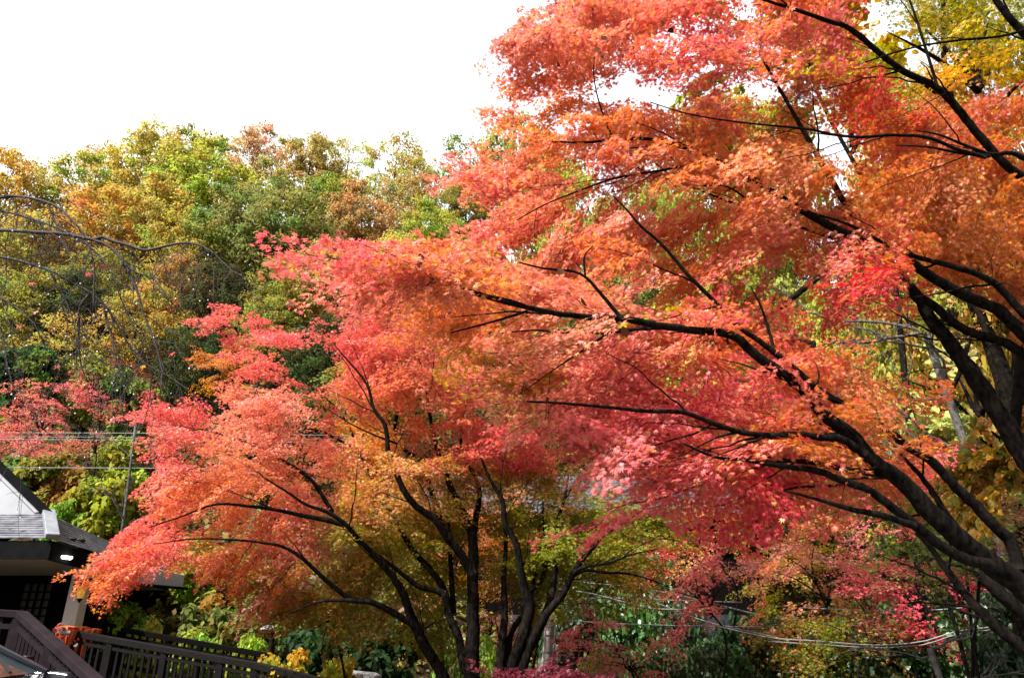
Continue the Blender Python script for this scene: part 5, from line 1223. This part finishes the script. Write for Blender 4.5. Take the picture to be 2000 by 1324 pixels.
# ------------------------------------------------------------------ dark car parked at the bottom left
def car():
    ox, oy, oz = -3.28, 6.35, .05           # nose tip; the car points to +x, its side faces the camera
    root = empty('car', (ox - 2, oy, oz), 'dark shiny car parked nose in beside the mauve stair railing', 'car')
    wd = .86
    prof = [(-4.35, .35), (-4.38, .75), (-4.2, .98), (-3.6, 1.05), (-3.0, 1.40), (-2.3, 1.47), (-1.75, 1.40), (-1.02, 1.02), (-.35, .92), (-.08, .78), (0, .55), (-.05, .28), (-.4, .2), (-4.1, .2)]
    # body below the belt line, hood and boot
    body = [(-4.35, .30), (-4.38, .75), (-4.22, .95), (-3.55, 1.02), (-1.05, 1.00), (-.35, .90), (-.08, .74), (0, .52), (-.06, .28), (-.35, .2), (-4.1, .2)]
    def loft(poly, w, tuck, name, mat, bevel=.06):
        V, F = [], []; k = len(poly)
        secs = [(-w, tuck), (-w * .86, 1.0), (w * .86, 1.0), (w, tuck)]
        cz = .55
        for y, s in secs:
            for x, z in poly: V.append((ox + (x + 2.1) * (1 - (1 - s) * .25) - 2.1, oy + y, oz + cz + (z - cz) * s))
        for j in range(3):
            for i in range(k):
                i2 = (i + 1) % k; F.append((j * k + i, j * k + i2, (j + 1) * k + i2, (j + 1) * k + i))
        F.append(tuple(range(k))); F.append(tuple(range(4 * k - 1, 3 * k - 1, -1)))
        me = bpy.data.meshes.new(name); me.from_pydata(V, [], F); me.update()
        for p in me.polygons: p.use_smooth = True
        o = link(name, me, mat, root); b = o.modifiers.new('bevel', 'BEVEL'); b.width = bevel; b.segments = 3; b.limit_method = 'ANGLE'; b.angle_limit = .5
        return o
    loft(body, wd, .90, 'body', M['car'])
    roofp = [(-3.5, 1.03), (-3.02, 1.36), (-2.4, 1.44), (-1.85, 1.39), (-1.72, 1.35), (-1.86, 1.33), (-2.4, 1.38), (-2.95, 1.30), (-3.35, 1.03)]
    V, F = [], []
    loft([(-3.05, 1.33), (-2.4, 1.44), (-1.84, 1.37), (-1.84, 1.33), (-2.4, 1.39), (-3.0, 1.29)], wd * .74, 1.0, 'roof', M['car'], .015)
    # glasshouse, pillars
    g = MB(); yy = wd * .70
    g.hexa([(ox - 3.42, oy - wd * .8, oz + 1.012), (ox - 1.10, oy - wd * .8, oz + 1.012), (ox - 1.10, oy + wd * .8, oz + 1.012), (ox - 3.42, oy + wd * .8, oz + 1.012), (ox - 2.92, oy - yy, oz + 1.335), (ox - 1.88, oy - yy, oz + 1.335), (ox - 1.88, oy + yy, oz + 1.335), (ox - 2.92, oy + yy, oz + 1.335)])
    g.build('windows', M['glass'], root)
    for s in (-1, 1):
        MB().beam((ox - 1.04, oy + s * wd * .81, oz + 1.01), (ox - 1.84, oy + s * yy * 1.02, oz + 1.36), .05, .05).build('pillar', M['car'], root, .012)
        for x in (-.85, -3.5):
            wc = (ox + x, oy + s * (wd - .06), oz + .30)
            ws = MB(); k = 24
            t = Tubes()
            ring = [(.30, -.10), (.315, -.06), (.315, .06), (.30, .10), (.21, .10), (.21, -.10)]
            V, F = [], []
            for r_, y_ in ring:
                for i in range(k):
                    a = 2 * math.pi * i / k; V.append((wc[0] + r_ * math.cos(a), wc[1] + y_, wc[2] + r_ * math.sin(a)))
            for j in range(6):
                for i in range(k):
                    i2 = (i + 1) % k; j2 = (j + 1) % 6; F.append((j * k + i, j * k + i2, j2 * k + i2, j2 * k + i))
            me = bpy.data.meshes.new('wheel'); me.from_pydata(V, [], F); me.update(); w = link('wheel', me, M['rubber'], root)
            rm = MB()
            for i in range(5):
                a = 2 * math.pi * i / 5; rm.beam((wc[0], wc[1] + s * .05, wc[2]), (wc[0] + .208 * math.cos(a), wc[1] + s * .05, wc[2] + .208 * math.sin(a)), .05, .03, (0, 1, 0))
            rm.build('rim', M['chrome'], w)
        # lamps and mirror
        MB().hexa([(ox - .30, oy + s * .52, oz + .70), (ox - .04, oy + s * .52, oz + .66), (ox - .10, oy + s * .80, oz + .66), (ox - .42, oy + s * .80, oz + .70), (ox - .34, oy + s * .52, oz + .82), (ox - .12, oy + s * .52, oz + .76), (ox - .18, oy + s * .80, oz + .76), (ox - .50, oy + s * .80, oz + .82)]).build('headlight', M['chrome'], root, .02)
        MB().box(ox - 1.55, ox - 1.35, oy + s * (wd + .03) - .07, oy + s * (wd + .03) + .07, oz + 1.02, oz + 1.14).build('mirror', M['car'], root, .03)
    gr = MB()
    for i in range(4): gr.box(ox - .035, ox + .02, oy - .42, oy + .42, oz + .44 + i * .06, oz + .465 + i * .06)
    gr.build('grille', M['chrome'], root)
    MB().box(ox - .03, ox + .012, oy - .17, oy + .17, oz + .30, oz + .40).build('number_plate', M['plaster'], root)
    for i in range(2): MB().beam((ox - 1.06, oy - .35 + i * .55, oz + 1.045), (ox - 1.45, oy - .1 + i * .55, oz + 1.215), .02, .015).build('wiper', M['rubber'], root)
car()

# ------------------------------------------------------------------ utility pole and cables
PY = 14.4
pb, pt = W(1065, 1322, PY), W(1086, 1120, PY)
po = empty('utility_pole', pb, 'banded grey concrete utility pole standing right of the black maple stems', 'pole')
t = Tubes(); z = np.linspace(0, 1, 9)[:, None]; pz = np.concatenate((pb * (1 - z) + (pt + (pt - pb) * .55) * z,)); pz[0] -= (0, 0, 1.6)
t.add(pz, np.linspace(.088, .074, 9), 18); t.build('shaft', M['concrete'], po)
for py in (1200, 1226, 1243, 1275, 1296):
    f = (1322 - py) / 202; c = pb * (1 - f) + pt * f
    MB().lathe(c, [(.086, -.018), (.093, -.013), (.093, .013), (.086, .018)], 18).build('band', M['steel'], po)
t = Tubes(); t.add(np.array([W(1056, 1330, PY - .2), W(1064, 1250, PY - .2), W(1068, 1190, PY - .2)]), np.full(3, .022), 8); t.build('conduit', M['concrete'], po)
t = Tubes(); t.add(smooth_line(np.array([W(1087, 1180, PY - .2), W(1083, 1250, PY - .22), W(1081, 1278, PY - .2), W(1082, 1330, PY - .2)]), 12), np.full(12, .013), 6); t.build('cable', M['wire_white'], po)

def wire(label, pts, Y, r, mat, n=24, group='cables across the valley'):
    P = np.array([W(a, b, y) for (a, b), y in zip(pts, np.linspace(Y[0], Y[1], len(pts)))])
    t = Tubes(); t.add(smooth_line(P, n), np.full(n, r), 6)
    o = t.build('cable', M[mat], None)
    tag(o, label, 'cable', group)
for (lab, pts, Y, r, m) in [
    ('topmost of three thin pale wires close together above the white gable', [(-400, 843), (0, 845), (300, 846), (800, 852)], (18, 18), .009, 'wire_white'),
    ('middle one of the three thin wires above the white gable', [(-400, 852), (0, 853), (300, 854), (800, 860)], (18, 18), .008, 'wire_dark'),
    ('lowest of the three close wires above the white gable', [(-400, 858), (0, 858), (300, 860), (800, 868)], (18, 18), .008, 'wire_white'),
    ('single pale wire just above the peak of the corrugated roof', [(-400, 912), (0, 913), (280, 914), (800, 920)], (18, 18), .010, 'wire_white'),
    ('white cable behind the mossy limbs at the right', [(1560, 845), (1650, 842), (1760, 836), (1880, 830), (2100, 818)], (13, 12), .018, 'wire_white'),
    ('upper of two yellow cables under the white cable', [(1560, 856), (1700, 851), (1800, 847), (1880, 845), (2100, 838)], (13, 12), .012, 'wire_yellow'),
    ('lower of two yellow cables under the white cable', [(1560, 862), (1700, 858), (1800, 855), (1880, 852), (2100, 846)], (13, 12), .010, 'wire_yellow'),
    ('bright cable crossing behind the crimson pink maple', [(1560, 1186), (1650, 1190), (1735, 1192), (1820, 1191), (1896, 1185), (2100, 1165)], (13.5, 12), .012, 'wire_white'),
    ('sagging bundle of pale cables low at the right', [(1400, 1222), (1514, 1246), (1594, 1251), (1719, 1259), (1803, 1252), (1870, 1232), (1937, 1224), (2000, 1217), (2150, 1195)], (12, 10.5), .010, 'wire_white'),
    ('thin cable hanging just under the sagging pale bundle', [(1500, 1252), (1600, 1258), (1719, 1264), (1810, 1257), (1870, 1238), (1940, 1229), (2100, 1205)], (12, 10.5), .009, 'wire_dark'),
    ('thick white cable running down right from the olive maple', [(1086, 1130), (1150, 1138), (1235, 1146), (1299, 1157), (1400, 1180), (1480, 1200)], (14.3, 13.6), .014, 'wire_white'),
    ('grey cable rising to the pole behind the coral maple', [(1088, 1150), (1150, 1158), (1222, 1176), (1269, 1187), (1320, 1190), (1420, 1188)], (14.3, 13.6), .016, 'wire_dark'),
    ('diagonal thin cable passing under the coral maple', [(1240, 1160), (1300, 1184), (1386, 1215), (1470, 1234), (1520, 1245)], (15, 12), .012, 'wire_white'),
    ('level grey cable from the pole across the glossy shrub', [(1088, 1210), (1200, 1217), (1370, 1222), (1500, 1224)], (14.3, 13.6), .010, 'wire_dark'),
    ('level dark cable above the glossy shrub', [(1090, 1168), (1220, 1168), (1320, 1172), (1450, 1176)], (14.3, 13.6), .012, 'wire_dark'),
]:
    wire(lab, pts, Y, r, m)

# ------------------------------------------------------------------ the house in the valley glimpsed between the leaves, lamp post, stumps
def valley_house():
    c = W(1230, 960, 22.0)
    gz = float(ground_z(c[0], 22)); x0, x1 = W(820, 960, 22)[0], W(1480, 960, 22)[0]
    root = empty('tiled_house', (c[0], 22, gz), 'low house with a grey blue tiled roof glimpsed between the maples', 'house')
    ez, rz = W(1000, 1010, 22)[2], W(1000, 930, 24)[2]
    m = MB()
    for i in range(9):
        f0, f1 = i / 9, (i + 1.1) / 9
        y0, y1 = 21.2 + 2.8 * f0, 21.2 + 2.8 * min(f1, 1); za, zb = ez + (rz - ez) * f0, ez + (rz - ez) * min(f1, 1)
        m.prism([(x0, y0, za + .05), (x1, y0, za + .05), (x1, y1, zb), (x0, y1, zb)], (0, 0, -.05))
    m.build('roof', M['tile'], root)
    MB().prism([(x0, 24.02, rz), (x1, 24.02, rz), (x1, 26.6, ez), (x0, 26.6, ez)], (0, 0, -.06)).build('roof', M['tile'], root)
    MB().box(x0 + .5, x1 - .5, 22.0, 22.2, gz - .5, ez - .02).build('front_wall', M['dark_wood'], root)
    for k in range(3):
        xx = x0 + 2 + k * 3.2
        w = MB().box(xx, xx + 1.5, 21.93, 21.99, gz + .6, gz + 1.6).build('window', M['glass'], root)
        MB().box(xx - .08, xx + 1.58, 21.90, 21.99, gz + .5, gz + .58).build('sill', M['dark_wood'], w)
valley_house()
lp = W(529, 1268, 15.0)
lt = empty('garden_lamp', lp, 'white topped garden lamp post among the shrubs above the ramp fence', 'lamp post')
hz = W(524, 1226, 15.0)
MB().lathe((lp[0], lp[1], lp[2] - .6), [(.05, 0), (.05, hz[2] - lp[2] + .55)], 10).build('post', M['moss_bark'], lt)
MB().lathe(hz, [(.09, -.04), (.15, -.02), (.14, .02), (.05, .06)], 14).build('lamp_head', M['plaster'], lt)
sp = empty('stepped_slab', W(720, 1305, 13.5), 'pale stone slab catching light beside the last black stem of the fence end', 'slab')
MB().prism([W(672, 1306, 13.6), W(735, 1312, 13.2), W(745, 1318, 13.0), W(676, 1312, 13.2)], (0, 0, -.12)).build('stone', M['gravel'], sp, .015)
ts = empty('tree_trunk', W(297, 1210, 19), 'grey trunk standing on the bank under the far end of the porch eave', 'tree')
t = Tubes(); a, b = W(297, 1230, 19.5), W(292, 1090, 19.5); t.add(np.array([a + (0, 0, -1), a, (a + b) / 2 + (.05, 0, 0), b]), np.array([.2, .17, .15, .13]), 10, .05); t.build('trunk', M['hill_bark'], ts)
print('objects', len(bpy.data.objects))
